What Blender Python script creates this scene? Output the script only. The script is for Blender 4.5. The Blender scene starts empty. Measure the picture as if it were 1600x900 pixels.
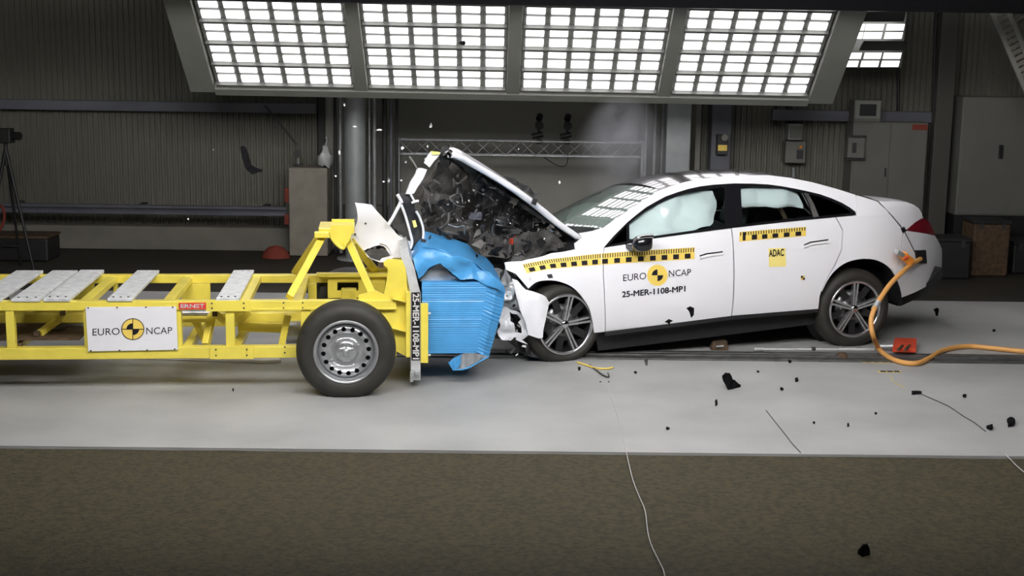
import bpy, bmesh, math, random
from mathutils import Vector, Matrix, noise
from mathutils.geometry import tessellate_polygon
random.seed(7)
sc = bpy.context.scene
col = sc.collection

# ------------------------------------------------------------------ camera
FPX, CAMH = 2110.0, 2.45
YAW, PITCH, ROLL = math.radians(1.0), math.atan(370 / 2110), 0.0155
_r0 = Vector((math.cos(YAW), -math.sin(YAW), 0))
CF = Vector((math.sin(YAW) * math.cos(PITCH), math.cos(YAW) * math.cos(PITCH), -math.sin(PITCH)))
_u0 = Vector((math.sin(YAW) * math.sin(PITCH), math.cos(YAW) * math.sin(PITCH), math.cos(PITCH)))
CR = _r0 * math.cos(ROLL) + _u0 * math.sin(ROLL)
CU = -_r0 * math.sin(ROLL) + _u0 * math.cos(ROLL)
CP0 = Vector((0, 0, CAMH))
cam = bpy.data.cameras.new('camera')
cam.sensor_width = 36.0
cam.lens = 36.0 * FPX / 1600
cam.clip_end = 200
cam_o = bpy.data.objects.new('camera', cam)
col.objects.link(cam_o)
cam_o.matrix_world = Matrix(((CR.x, CU.x, -CF.x, 0), (CR.y, CU.y, -CF.y, 0), (CR.z, CU.z, -CF.z, CAMH), (0, 0, 0, 1)))
sc.camera = cam_o

# ------------------------------------------------------------------ world, exposure
wd = bpy.data.worlds.new('world'); sc.world = wd; wd.use_nodes = True
wd.node_tree.nodes['Background'].inputs[0].default_value = (0.5, 0.55, 0.6, 1)
wd.node_tree.nodes['Background'].inputs[1].default_value = 0.005
sc.view_settings.view_transform = 'Standard'
sc.view_settings.look = 'None'
sc.view_settings.gamma = 1.0
sc.view_settings.use_curve_mapping = False
sc.view_settings.exposure = 0.95
LAMP_BACK, LAMP_TOP, LAMP_FRONT, LAMP_SMALL = 2.0, 2.0, 15.5, 1.6      # radiance of the lamp tubes

# ------------------------------------------------------------------ pixel -> place helpers (a pixel is a direction only)
def ray(px, py):
    return CF + CR * ((px - 800) / FPX) + CU * ((450 - py) / FPX)
def on_plane(px, py, P, n):
    d = ray(px, py); return CP0 + d * ((P - CP0).dot(n) / d.dot(n))
def on_floor(px, py, z=0.0):
    return on_plane(px, py, Vector((0, 0, z)), Vector((0, 0, 1)))
def on_y(px, py, Y):
    return on_plane(px, py, Vector((0, Y, 0)), Vector((0, 1, 0)))
class Frame:
    def __init__(s, o, ang):
        s.o = Vector(o); s.a = ang
        s.ex = Vector((math.cos(ang), math.sin(ang), 0)); s.ey = Vector((-math.sin(ang), math.cos(ang), 0))
    def loc(s, P):
        d = P - s.o; return Vector((d.dot(s.ex), d.dot(s.ey), d.z))
    def px(s, px, py, y=0.0):
        return s.loc(on_plane(px, py, s.o + s.ey * y, s.ey))
    def world(s, v):
        return s.o + s.ex * v[0] + s.ey * v[1] + Vector((0, 0, v[2]))

# ------------------------------------------------------------------ materials
MATS = {}
def mat(name, c, rough=0.5, metal=0.0, coat=0.0, noise_amt=0.0, scale=20.0, bump=0.0, bscale=60.0, emit=0.0, alpha=None, spec=0.5, dark=None, detail=4.0):
    m = bpy.data.materials.new(name); m.use_nodes = True
    nt = m.node_tree; b = nt.nodes['Principled BSDF']
    b.inputs['Base Color'].default_value = (*c, 1); b.inputs['Roughness'].default_value = rough
    b.inputs['Metallic'].default_value = metal; b.inputs['Coat Weight'].default_value = coat
    b.inputs['Specular IOR Level'].default_value = spec
    if emit:
        b.inputs['Emission Color'].default_value = (*c, 1); b.inputs['Emission Strength'].default_value = emit
    if noise_amt or bump:
        tc = nt.nodes.new('ShaderNodeTexCoord')
    if noise_amt:
        n = nt.nodes.new('ShaderNodeTexNoise'); n.inputs['Scale'].default_value = scale; n.inputs['Detail'].default_value = detail
        nt.links.new(tc.outputs['Object'], n.inputs['Vector'])
        r = nt.nodes.new('ShaderNodeValToRGB')
        d = dark or tuple(x * (1 - noise_amt) for x in c)
        r.color_ramp.elements[0].color = (*d, 1); r.color_ramp.elements[0].position = 0.36
        r.color_ramp.elements[1].color = (*c, 1); r.color_ramp.elements[1].position = 0.62
        nt.links.new(n.outputs['Fac'], r.inputs['Fac']); nt.links.new(r.outputs['Color'], b.inputs['Base Color'])
    if bump:
        n2 = nt.nodes.new('ShaderNodeTexNoise'); n2.inputs['Scale'].default_value = bscale; n2.inputs['Detail'].default_value = 5
        nt.links.new(tc.outputs['Object'], n2.inputs['Vector'])
        bp = nt.nodes.new('ShaderNodeBump'); bp.inputs['Strength'].default_value = bump; bp.inputs['Distance'].default_value = 0.01
        nt.links.new(n2.outputs['Fac'], bp.inputs['Height']); nt.links.new(bp.outputs['Normal'], b.inputs['Normal'])
    MATS[name] = m
    return m
def glass(name, tint, gloss=0.12, rough=0.02, haze=0.0, haze_col=(.5, .62, .56)):
    m = bpy.data.materials.new(name); m.use_nodes = True; nt = m.node_tree; nt.nodes.clear()
    o = nt.nodes.new('ShaderNodeOutputMaterial'); t = nt.nodes.new('ShaderNodeBsdfTransparent'); g = nt.nodes.new('ShaderNodeBsdfGlossy')
    t.inputs[0].default_value = (*tint, 1); g.inputs['Roughness'].default_value = rough
    f = nt.nodes.new('ShaderNodeFresnel'); f.inputs['IOR'].default_value = 1.5
    a = nt.nodes.new('ShaderNodeMath'); a.operation = 'ADD'; a.inputs[1].default_value = gloss; a.use_clamp = True
    nt.links.new(f.outputs[0], a.inputs[0])
    x = nt.nodes.new('ShaderNodeMixShader')
    nt.links.new(a.outputs[0], x.inputs[0]); nt.links.new(t.outputs[0], x.inputs[1]); nt.links.new(g.outputs[0], x.inputs[2])
    if haze:                                                  # green-grey diffuse haze painted in to brighten the dark glass
        df = nt.nodes.new('ShaderNodeBsdfDiffuse'); df.inputs[0].default_value = (*haze_col, 1); y = nt.nodes.new('ShaderNodeMixShader'); y.inputs[0].default_value = haze
        nt.links.new(t.outputs[0], y.inputs[1]); nt.links.new(df.outputs[0], y.inputs[2]); nt.links.new(y.outputs[0], x.inputs[1])
    nt.links.new(x.outputs[0], o.inputs[0]); MATS[name] = m
    return m
def lamp_mat(name, c, s):
    m = bpy.data.materials.new(name); m.use_nodes = True; nt = m.node_tree; nt.nodes.clear()
    o = nt.nodes.new('ShaderNodeOutputMaterial'); e = nt.nodes.new('ShaderNodeEmission')
    e.inputs[0].default_value = (*c, 1); e.inputs[1].default_value = s
    nt.links.new(e.outputs[0], o.inputs[0]); MATS[name] = m
    return m

mat('concrete', (0.385, 0.39, 0.375), 0.62, noise_amt=0.20, scale=1.1, bump=0.12, bscale=90, detail=9)
mat('asphalt', (0.060, 0.050, 0.021), 0.85, noise_amt=0.5, scale=28, bump=0.9, bscale=70, detail=12)
mat('floor_dark', (0.034, 0.028, 0.018), 0.8, noise_amt=0.3, scale=1.5)
mat('steel_rail', (0.17, 0.17, 0.165), 0.5, 0.6, noise_amt=0.4, scale=9)
mat('corrugated', (0.145, 0.143, 0.112), 0.6, noise_amt=0.15, scale=0.8)
mat('wall_grey', (0.38, 0.38, 0.33), 0.75, noise_amt=0.15, scale=0.7)
mat('wall_low', (0.20, 0.19, 0.155), 0.8, noise_amt=0.2, scale=2)
mat('blue_steel', (0.12, 0.125, 0.145), 0.5, noise_amt=0.2, scale=3)
mat('dark_steel', (0.03, 0.03, 0.028), 0.6)
mat('black', (0.012, 0.012, 0.012), 0.5)
mat('post_dark', (0.065, 0.063, 0.052), 0.7)
mat('red_dull', (0.20, 0.035, 0.018), 0.8)
mat('soot', (0.008, 0.008, 0.009), 0.95, spec=0.05)
mat('ceiling_dark', (0.05, 0.05, 0.05), 0.9)
mat('galvanised', (0.52, 0.54, 0.54), 0.42, 0.7, noise_amt=0.25, scale=14)
mat('column_grey', (0.36, 0.38, 0.38), 0.5, 0.2, noise_amt=0.15, scale=4)
mat('concrete_block', (0.30, 0.27, 0.22), 0.85, noise_amt=0.2, scale=5)
mat('cabinet', (0.15, 0.15, 0.13), 0.5, noise_amt=0.1, scale=3)
mat('panel_frame', (0.24, 0.245, 0.215), 0.5, noise_amt=0.1, scale=3)
mat('panel_reflector', (0.16, 0.165, 0.15), 0.45, 0.3)
mat('yellow', (0.85, 0.71, 0.10), 0.38, coat=0.25, noise_amt=0.10, scale=6)
mat('plank', (0.74, 0.76, 0.75), 0.5, 0.1, noise_amt=0.22, scale=16, bump=0.25, bscale=45)
mat('sign_white', (0.80, 0.80, 0.82), 0.4)
mat('print_black', (0.014, 0.012, 0.016), 0.6, spec=0.2)
mat('plate_light', (0.60, 0.62, 0.61), 0.45, 0.1, noise_amt=0.2, scale=8)
mat('print_yellow', (0.90, 0.66, 0.13), 0.5)
mat('print_pale_yellow', (0.95, 0.80, 0.25), 0.5)
mat('print_white', (0.86, 0.86, 0.86), 0.5)
mat('print_red', (0.72, 0.05, 0.03), 0.5)
mat('tyre', (0.030, 0.028, 0.022), 0.62, bump=0.15, bscale=80, noise_amt=0.25, scale=8)
mat('steel_wheel', (0.50, 0.51, 0.52), 0.32, 0.75, noise_amt=0.08, scale=10)
mat('alloy', (0.62, 0.62, 0.63), 0.22, 0.85)
mat('alloy_dark', (0.03, 0.03, 0.032), 0.35, 0.4)
mat('barrier_blue', (0.07, 0.34, 0.69), 0.45, coat=0.15, noise_amt=0.12, scale=9)
mat('foil_grey', (0.55, 0.57, 0.58), 0.35, 0.6, noise_amt=0.3, scale=8)
mat('car_white', (0.90, 0.90, 0.92), 0.28, coat=0.7)
mat('car_black', (0.010, 0.010, 0.012), 0.18, coat=0.6)
mat('plastic_black', (0.016, 0.016, 0.017), 0.55, noise_amt=0.3, scale=14)
mat('plastic_dark', (0.09, 0.086, 0.08), 0.7, noise_amt=0.6, scale=9, bump=0.6, bscale=30)
mat('insulation', (0.16, 0.15, 0.14), 0.9, noise_amt=0.55, scale=11, bump=0.9, bscale=24)
mat('metal_scrap', (0.45, 0.45, 0.45), 0.35, 0.8, noise_amt=0.6, scale=12)
mat('chrome', (0.75, 0.75, 0.76), 0.08, 1.0)
mat('airbag', (0.90, 0.92, 0.92), 0.85, bump=0.5, bscale=9)
mat('seat_dark', (0.05, 0.06, 0.06), 0.8)
mat('tail_red', (0.20, 0.008, 0.02), 0.1, coat=0.8)
mat('orange', (0.85, 0.30, 0.03), 0.45)
mat('cable_orange', (0.72, 0.36, 0.10), 0.45)
mat('red_plastic', (0.62, 0.07, 0.03), 0.45)
mat('wire_pale', (0.55, 0.55, 0.55), 0.5)
mat('brown_rag', (0.10, 0.06, 0.03), 0.8, noise_amt=0.5, scale=20)
glass("window_glass", (0.94, 0.985, 0.98), 0.02)
glass("windscreen_glass", (0.80, 0.92, 0.87), 0.24, haze=0.42)
glass('quarter_glass', (0.05, 0.06, 0.06), 0.02)
lamp_mat('lamp_back', (1.0, 0.965, 1.0), LAMP_BACK)
lamp_mat('lamp_top', (1.0, 0.975, 0.985), LAMP_TOP)
lamp_mat('lamp_front', (1.0, 0.975, 0.985), LAMP_FRONT)
lamp_mat('lamp_small', (1.0, 0.97, 0.97), LAMP_SMALL)

# ------------------------------------------------------------------ object helpers
def tag(o, label=None, cat=None, group=None, kind=None):
    if label: o['label'] = label
    if cat: o['category'] = cat
    if group: o['group'] = group
    if kind: o['kind'] = kind
    return o
def empty(name, loc=(0, 0, 0), rz=0.0):
    o = bpy.data.objects.new(name, None); o.empty_display_size = 0.1
    o.location = loc; o.rotation_euler = (0, 0, rz); col.objects.link(o); return o
def link(name, me, material=None, parent=None):
    if material: me.materials.append(MATS[material])
    o = bpy.data.objects.new(name, me); col.objects.link(o)
    if parent: o.parent = parent
    return o
class MB:
    """collects shapes that form ONE part"""
    def __init__(s): s.v = []; s.f = []; s.sm = []
    def add(s, vs, fs, smooth=False):
        k = len(s.v); s.v += [tuple(v) for v in vs]; s.f += [tuple(i + k for i in f) for f in fs]; s.sm += [smooth] * len(fs); return s
    def box(s, a, b):
        x0, y0, z0 = a; x1, y1, z1 = b
        return s.add([(x0, y0, z0), (x1, y0, z0), (x1, y1, z0), (x0, y1, z0), (x0, y0, z1), (x1, y0, z1), (x1, y1, z1), (x0, y1, z1)],
                     [(0, 3, 2, 1), (4, 5, 6, 7), (0, 1, 5, 4), (1, 2, 6, 5), (2, 3, 7, 6), (3, 0, 4, 7)])
    def bar(s, p, q, w, h, up=(0, 0, 1)):
        p, q = Vector(p), Vector(q); d = (q - p).normalized(); upv = Vector(up)
        if abs(d.dot(upv)) > 0.98: upv = Vector((1, 0, 0))
        a = d.cross(upv).normalized() * (w / 2); b = a.cross(d).normalized() * (h / 2)
        vs = [p - a - b, p + a - b, p + a + b, p - a + b, q - a - b, q + a - b, q + a + b, q - a + b]
        return s.add(vs, [(0, 1, 2, 3), (7, 6, 5, 4), (0, 4, 5, 1), (1, 5, 6, 2), (2, 6, 7, 3), (3, 7, 4, 0)])
    def prism(s, poly, d, holes=()):
        """poly: 3D outline; d: extrusion vector"""
        d = Vector(d); loops = [[Vector(p) for p in poly]] + [[Vector(p) for p in h] for h in holes]
        tris = tessellate_polygon(loops); flat = [p for l in loops for p in l]; n = len(flat)
        nrm = Vector()
        for t in tris: nrm += (flat[t[1]] - flat[t[0]]).cross(flat[t[2]] - flat[t[0]])
        flip = nrm.dot(d) > 0
        s.add(flat, [t[::-1] if flip else t for t in tris]); s.add([p + d for p in flat], [t if flip else t[::-1] for t in tris])
        for l in loops:
            m = len(l); s.add(l + [p + d for p in l], [(i, (i + 1) % m, m + (i + 1) % m, m + i) for i in range(m)])
        return s
    def tube(s, pts, r, seg=8, cap=True):
        pts = [Vector(p) for p in pts]; n = len(pts); rs = r if isinstance(r, (list, tuple)) else [r] * n
        vs = []; prev = None
        for i, p in enumerate(pts):
            t = (pts[min(i + 1, n - 1)] - pts[max(i - 1, 0)]).normalized()
            if prev is None:
                a = t.cross(Vector((0, 0, 1)))
                if a.length < 0.1: a = t.cross(Vector((1, 0, 0)))
            else: a = prev - t * prev.dot(t)
            a.normalize(); prev = a; b = t.cross(a)
            for k in range(seg):
                w = 2 * math.pi * k / seg; vs.append(p + (a * math.cos(w) + b * math.sin(w)) * rs[i])
        fs = [(i * seg + k, i * seg + (k + 1) % seg, (i + 1) * seg + (k + 1) % seg, (i + 1) * seg + k) for i in range(n - 1) for k in range(seg)]
        s.add(vs, fs, True)
        if cap: s.add(vs[:seg], [tuple(range(seg))[::-1]]); s.add(vs[-seg:], [tuple(range(seg))])
        return s
    def lathe(s, prof, c=(0, 0, 0), seg=48, axis='y', closed=False, smooth=True):
        """prof: (radius, along axis)"""
        c = Vector(c); vs = []; n = len(prof)
        for r, h in prof:
            for k in range(seg):
                w = 2 * math.pi * k / seg; a, b = r * math.cos(w), r * math.sin(w)
                vs.append(c + (Vector((a, h, b)) if axis == 'y' else Vector((a, b, h))))
        m = n if closed else n - 1
        fs = [(i * seg + k, ((i + 1) % n) * seg + k, ((i + 1) % n) * seg + (k + 1) % seg, i * seg + (k + 1) % seg) for i in range(m) for k in range(seg)]
        if axis != 'y': fs = [f[::-1] for f in fs]
        return s.add(vs, fs, smooth)
    def build(s, name, material, parent=None, bevel=0.0, merge=False):
        me = bpy.data.meshes.new(name); me.from_pydata(s.v, [], s.f); me.polygons.foreach_set('use_smooth', s.sm); me.update()
        o = link(name, me, material, parent)
        if bevel:
            b = o.modifiers.new('bevel', 'BEVEL'); b.width = bevel; b.segments = 2; b.limit_method = 'ANGLE'
        return o
def sheet(name, loops, mapf, material, parent=None, th=0.0, step=0.06, amp=0.0, freq=6.0, smooth=True, inward=Vector((0, 1, 0)), seed=0.0, stepz=None):
    """a panel: 2D loops (outline + holes) refined on a grid and bent through mapf(u,v)->Vector; th = thickness along 'inward'"""
    loops = [[Vector((p[0], p[1], 0)) for p in l] for l in loops]
    tris = tessellate_polygon(loops); flat = [p for l in loops for p in l]
    bm = bmesh.new(); bv = [bm.verts.new(p) for p in flat]
    for t in tris:
        try: bm.faces.new([bv[i] for i in t])
        except ValueError: pass
    xs = [p.x for p in flat]; ys = [p.y for p in flat]
    def cut(lo, hi, ax, st):
        k = math.floor(lo / st) + 1
        while k * st < hi:
            co = Vector((0, 0, 0)); no = Vector((0, 0, 0)); co[ax] = k * st; no[ax] = 1
            bmesh.ops.bisect_plane(bm, geom=bm.verts[:] + bm.edges[:] + bm.faces[:], plane_co=co, plane_no=no, dist=1e-6); k += 1
    cut(min(xs), max(xs), 0, step); cut(min(ys), max(ys), 1, stepz or step)
    bmesh.ops.recalc_face_normals(bm, faces=bm.faces)
    bm.normal_update()
    bm.verts.ensure_lookup_table(); bm.verts.index_update()
    n = len(bm.verts); uv = [v.co.copy() for v in bm.verts]
    faces = [[v.index for v in f.verts] for f in bm.faces]
    bed = [(e.verts[0].index, e.verts[1].index) for e in bm.edges if len(e.link_faces) == 1]
    bm.free()
    P = [mapf(q.x, q.y) for q in uv]
    if amp:
        P = [p + Vector(noise.noise_vector(p * freq + Vector((seed, seed * 1.7, 0)))) * amp for p in P]
    mb = MB()
    # outward orientation: opposite of 'inward'
    tot = Vector()
    for f in faces:
        tot += (P[f[1]] - P[f[0]]).cross(P[f[2]] - P[f[0]])
    if tot.dot(inward) > 0: faces = [f[::-1] for f in faces]
    mb.add(P, faces, smooth)
    if th:
        B = [p + inward * th for p in P]
        mb.add(B, [f[::-1] for f in faces], smooth)
        for a, b in bed: mb.add([P[a], P[b], B[b], B[a]], [(0, 1, 2, 3)])
    return mb.build(name, material, parent)
def loft(name, rows, material, parent=None, th=0.0, smooth=True, inward=None):
    """rows of equal length -> quad grid"""
    n = len(rows[0]); P = [Vector(p) for r in rows for p in r]
    fs = [(i * n + k, i * n + k + 1, (i + 1) * n + k + 1, (i + 1) * n + k) for i in range(len(rows) - 1) for k in range(n - 1)]
    mb = MB(); mb.add(P, fs, smooth)
    if th:
        d = Vector(inward) * th; B = [p + d for p in P]; mb.add(B, [f[::-1] for f in fs], smooth)
        m = len(rows)
        ring = [k for k in range(n)] + [i * n + n - 1 for i in range(1, m)] + [(m - 1) * n + k for k in range(n - 2, -1, -1)] + [i * n for i in range(m - 2, 0, -1)]
        for a, b in zip(ring, ring[1:] + ring[:1]): mb.add([P[a], P[b], B[b], B[a]], [(0, 1, 2, 3)])
    return mb.build(name, material, parent)
_tcache = {}
def text_mesh(body, bold=0.0):
    """flat lettering as (verts normalised to the unit box, faces, aspect)"""
    key = (body, bold)
    if key not in _tcache:
        cu = bpy.data.curves.new('lettering', 'FONT'); cu.body = body; cu.size = 1; cu.resolution_u = 4
        o = bpy.data.objects.new('lettering', cu); col.objects.link(o)
        me = bpy.data.meshes.new_from_object(o.evaluated_get(bpy.context.evaluated_depsgraph_get()))
        vs = [v.co.copy() for v in me.vertices]; fs = [tuple(p.vertices) for p in me.polygons]
        bpy.data.objects.remove(o); bpy.data.meshes.remove(me); bpy.data.curves.remove(cu)
        x0, x1 = min(v.x for v in vs), max(v.x for v in vs); y0, y1 = min(v.y for v in vs), max(v.y for v in vs)
        P = [((v.x - x0) / (x1 - x0), (v.y - y0) / (y1 - y0)) for v in vs]; n = len(P); asp = (y1 - y0) / (x1 - x0); F0 = list(fs); P0 = list(P)
        if bold:                                              # heavier strokes: the outline laid down again slightly shifted
            for dx, dy in ((1, 0), (-1, 0), (0, 1), (0, -1)):
                k = len(P); P += [(u + dx * bold * asp, v + dy * bold) for u, v in P0]; F0 += [tuple(i + k for i in f) for f in fs]
        _tcache[key] = (P, F0)
    return _tcache[key]
def lettering(body, mapf, material, parent, bold=0.0, name='lettering'):
    """mapf: unit box (u right, v up) -> local point"""
    vs, fs = text_mesh(body, bold); P = [mapf(u, v) for u, v in vs]
    me = bpy.data.meshes.new(name); me.from_pydata(P, [], fs); me.update()
    return link(name, me, material, parent)
def quad_map(bl, br, tr, tl, f):
    """unit box -> pixel quad -> place"""
    def g(u, v):
        x = (bl[0] * (1 - u) + br[0] * u) * (1 - v) + (tl[0] * (1 - u) + tr[0] * u) * v
        y = (bl[1] * (1 - u) + br[1] * u) * (1 - v) + (tl[1] * (1 - u) + tr[1] * u) * v
        return f(x, y)
    return g
def sector(mapf, cx, cy, rx, ry, a0, a1, r_in=0.0, n=24):
    """flat ring or pie in pixel space, returns verts/faces"""
    vs = []; fs = []
    for i in range(n + 1):
        a = math.radians(a0 + (a1 - a0) * i / n); c, s_ = math.cos(a), math.sin(a)
        vs.append(mapf(cx + rx * c * r_in, cy - ry * s_ * r_in)); vs.append(mapf(cx + rx * c, cy - ry * s_))
    for i in range(n): fs.append((2 * i, 2 * i + 1, 2 * i + 3, 2 * i + 2))
    return vs, fs
def arc(pts, n):
    """Catmull-Rom resample of a polyline of tuples"""
    pts = [Vector(p) for p in pts]; out = []
    for i in range(len(pts) - 1):
        p0, p1, p2, p3 = pts[max(i - 1, 0)], pts[i], pts[i + 1], pts[min(i + 2, len(pts) - 1)]
        for k in range(n):
            t = k / n
            out.append(0.5 * ((2 * p1) + (p2 - p0) * t + (2 * p0 - 5 * p1 + 4 * p2 - p3) * t * t + (3 * p1 - p0 - 3 * p2 + p3) * t ** 3))
    out.append(pts[-1]); return out
# ================================================================== THE HALL
LANE0, LANE1, WALLY = 8.10, 13.52, 16.6
def struct(o, label=None): o['kind'] = 'structure'; tag(o, label); return o
struct(MB().box((-14, LANE0, -0.30), (14, LANE1, 0.0)).build('floor', 'concrete'), 'pale grey concrete crash lane across the hall')
# asphalt in front: uneven edge line where it meets the slab, fine relief
rows = []
for j in range(26):
    row = []
    for i in range(141):
        x = -14 + 0.2 * i; y = -3.9 + (LANE0 + 3.9) * (j / 25) ** 0.8
        e = 0.0
        if j == 25: e = 0.02 * noise.noise(Vector((x * 5, 0, 3.1))) ; y = LANE0 + e - 0.02
        row.append((x, y, -0.012 + 0.006 * noise.noise(Vector((x * 2, y * 2, 0)))))
    rows.append(row)
struct(loft('floor_asphalt', rows, 'asphalt', th=0.2, inward=(0, 0, -1)), 'dark rough asphalt in the foreground')
struct(MB().box((-14, LANE1, -0.30), (14, 22, -0.005)).build('floor_rear', 'floor_dark'), 'dark hall floor behind the concrete lane')
# corrugated sheet wall in two stretches with real ribs
def corrugated(name, x0, x1, y, z0, z1, pitch=0.068, depth=0.026):
    vs = []; fs = []; prof = ((0, 0), (0.30, 0), (0.42, 1), (0.72, 1), (0.84, 0)); n = int((x1 - x0) / pitch)
    pts = [(x0 + (k + a) * pitch, y - depth * b) for k in range(n) for a, b in prof]
    for x, yy in pts: vs += [(x, yy, z0), (x, yy, z1)]
    fs = [(2 * i, 2 * i + 2, 2 * i + 3, 2 * i + 1) for i in range(len(pts) - 1)]
    mb = MB(); mb.add(vs, fs); mb.box((x0, y + 0.001, z0), (x1, y + 0.1, z1)); return mb.build(name, 'corrugated')
XL = on_y(600, 250, WALLY).x; XR = on_y(1085, 250, WALLY).x
struct(corrugated('wall_left', -14, XL - 0.75, WALLY, 0, 8), 'dark corrugated sheet metal wall')
struct(corrugated('wall_right', XR + 0.05, 14, WALLY, 0, 8), 'corrugated sheet metal wall behind the switch cabinets')
struct(MB().box((XL - 0.3, 18.2, 0), (XR, 18.35, 8)).build('wall_back', 'wall_grey'), 'smooth grey back wall of the recessed bay')
m = MB(); m.box((XL - 0.75, WALLY, 0), (XL - 0.3, 18.35, 8)); struct(m.build('wall_bay_left', 'wall_grey'))
m = MB(); m.box((XR, WALLY - 0.02, 0), (XR + 0.06, 18.35, 8)); struct(m.build('wall_bay_right', 'wall_grey'))
struct(MB().box((-14.2, -4, 0), (-14, 18.4, 8)).build('wall_side_left', 'ceiling_dark'))
struct(MB().box((14, -4, 0), (14.2, 18.4, 8)).build('wall_side_right', 'ceiling_dark'))
struct(MB().box((-14.2, -4.2, 0), (14.2, -4, 8)).build('wall_front', 'ceiling_dark'))
struct(MB().box((-14.2, -4.2, 8), (14.2, 18.4, 8.2)).build('ceiling', 'ceiling_dark'))
# kerb course and beam along the left wall
a, b = on_y(0, 351, 16.35), on_y(452, 352, 16.35)
o = MB().box((-13.9, 16.35, 0), (b.x, WALLY - 0.02, a.z)).build('trim_1', 'wall_low', bevel=0.01); struct(o, 'low concrete plinth along the left wall')
m = MB(); a = on_y(200, 162, 16.4)
m.box((-13.9, 16.42, a.z - 0.09), (XL - 0.8, WALLY - 0.04, a.z + 0.03)); struct(m.build('trim_2', 'blue_steel', bevel=0.008), 'dull blue steel girt along the left wall')
a = on_y(1250, 176, 16.4)
struct(MB().box((XR + 0.9, 16.42, a.z - 0.10), (13.9, WALLY - 0.04, a.z + 0.03)).build('trim_3', 'blue_steel', bevel=0.008), 'dull steel girt along the right wall')
# guard rail
gr = empty('guard_rail', (on_y(225, 330, 16.0).x, 16.05, 0)); tag(gr, 'long pale blue-grey guard rail in front of the left corrugated wall', 'guard rail')
zt, zb = on_y(200, 320, 16.0).z, on_y(200, 336, 16.0).z; xo = gr.location.x
x1 = on_y(446, 330, 16.0).x - xo
m = MB(); pf = [(0, zb), (-.03, zb + .01), (-.03, zb + .045), (0, zb + .065), (-.03, zb + .085), (-.03, zt - .01), (0, zt)]
for i in range(len(pf) - 1):
    (ya, za), (yb, zb2) = pf[i], pf[i + 1]
    m.add([(-8.5, ya, za), (x1, ya, za), (x1, yb, zb2), (-8.5, yb, zb2)], [(0, 1, 2, 3)])
m.box((-8.5, 0.001, zb), (x1, 0.012, zt)); m.build('rail_beam', 'blue_steel', gr)
for k in range(6):
    x = x1 - 0.3 - k * 1.5
    MB().box((x - .03, 0.012, zb + .03), (x + .03, WALLY - .03 - 16.05, zt - .03)).build('wall_bracket', 'dark_steel', gr)

# floor rail (tow track) : two steel strips with a slot
ya, yb = 10.67, 10.98
tr = empty('tow_rail', (1.5, (ya + yb) / 2, 0)); tag(tr, 'dark steel tow rail running along the concrete under the car', 'rail', kind='structure')
w = (yb - ya) / 2
for s, (u0, u1, h) in enumerate(((-w, -w + 0.07, 0.012), (-0.035, 0.035, 0.02), (w - 0.07, w, 0.012))):
    MB().box((-4.0, u0, 0.0005), (12, u1, h)).build('rail_strip', 'steel_rail', tr, bevel=0.003)
MB().box((-4.0, -w + 0.07, 0.0003), (12, w - 0.07, 0.004)).build('rail_slot', 'dark_steel', tr)

# ------------------------------------------------------------------ lamp rigs
V = Vector((0, -1.1, 0.9)).normalized(); U = Vector((1, 0, 0)); N = Vector((0, -0.9, -1.1)).normalized()
PW = 0.0
def lamp_rig(name, origin, U, V, N, widths, gap, rows, pitch, strip_h, side, label, lampmat, split=True, flange=0.30):
    root = empty(name, origin); tag(root, label, 'light panel')
    P = lambda u, v, n: U * u + V * v + N * n
    def slab(m, u0, u1, v0, v1, n0, n1):
        m.add([P(u0, v0, n0), P(u1, v0, n0), P(u1, v1, n0), P(u0, v1, n0), P(u0, v0, n1), P(u1, v0, n1), P(u1, v1, n1), P(u0, v1, n1)],
              [(0, 3, 2, 1), (4, 5, 6, 7), (0, 1, 5, 4), (1, 2, 6, 5), (2, 3, 7, 6), (3, 0, 4, 7)]); return m
    W = sum(widths) + gap * (len(widths) - 1); Hh = rows * pitch
    for u0, u1, v0, v1 in ((-flange, -0.03, -0.13, Hh + 0.05), (W + 0.03, W + flange, -0.13, Hh + 0.05)):
        slab(MB(), u0, u1, v0, v1, -0.06, 0.03).build('side_flange', 'panel_frame', root, bevel=0.008)
    slab(MB(), -0.03, W + 0.03, -0.14, -0.03, -0.08, 0.06).build('bottom_flange', 'panel_frame', root, bevel=0.008)
    slab(MB(), -0.03, W + 0.03, Hh + 0.02, Hh + 0.10, -0.08, 0.06).build('top_flange', 'panel_frame', root, bevel=0.008)
    u = 0.0
    proto = {}
    for k, wd_ in enumerate(widths):
        if k:
            slab(MB(), u - gap + 0.012, u - 0.012, -0.03, Hh + 0.02, -0.06, 0.05).build('divider', 'panel_frame', root, bevel=0.006)
        mod = slab(MB(), u - 0.01, u + wd_ + 0.01, -0.03, Hh + 0.02, -0.06, -0.015).build('lamp_module', 'panel_reflector', root)
        m = MB()
        for r in range(rows + 1): slab(m, u, u + wd_, r * pitch - 0.022, r * pitch + 0.010, -0.014, 0.035)
        m.build('louvre', 'panel_reflector', mod)
        cw = wd_ / 6
        allm = MB()
        for r in range(rows):
            for c in range(6):
                for s in range(2):
                    u0 = u + c * cw + 0.030; u1 = u + (c + 1) * cw - 0.030
                    v0 = r * pitch + 0.026 + s * (pitch - 0.026) / 2; v1 = v0 + (pitch - 0.026) / 2 - 0.055
                    if split and r < 5:
                        mm = MB(); slab(mm, u0, u1, v0, v1, -0.012, 0.002); mm.build('lamp_tube', lampmat, mod)
                    else: slab(allm, u0, u1, v0, v1, -0.012, 0.008)
        if allm.v: allm.build('lamp_tubes', lampmat, mod)['kind'] = 'stuff'
        u += wd_ + gap
    return root, W, Hh
o0 = Vector((-2.885, 14.40, 2.075)); Wt = 3.345 + 2.885
mw = (Wt - 3 * 0.16) / 4
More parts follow.
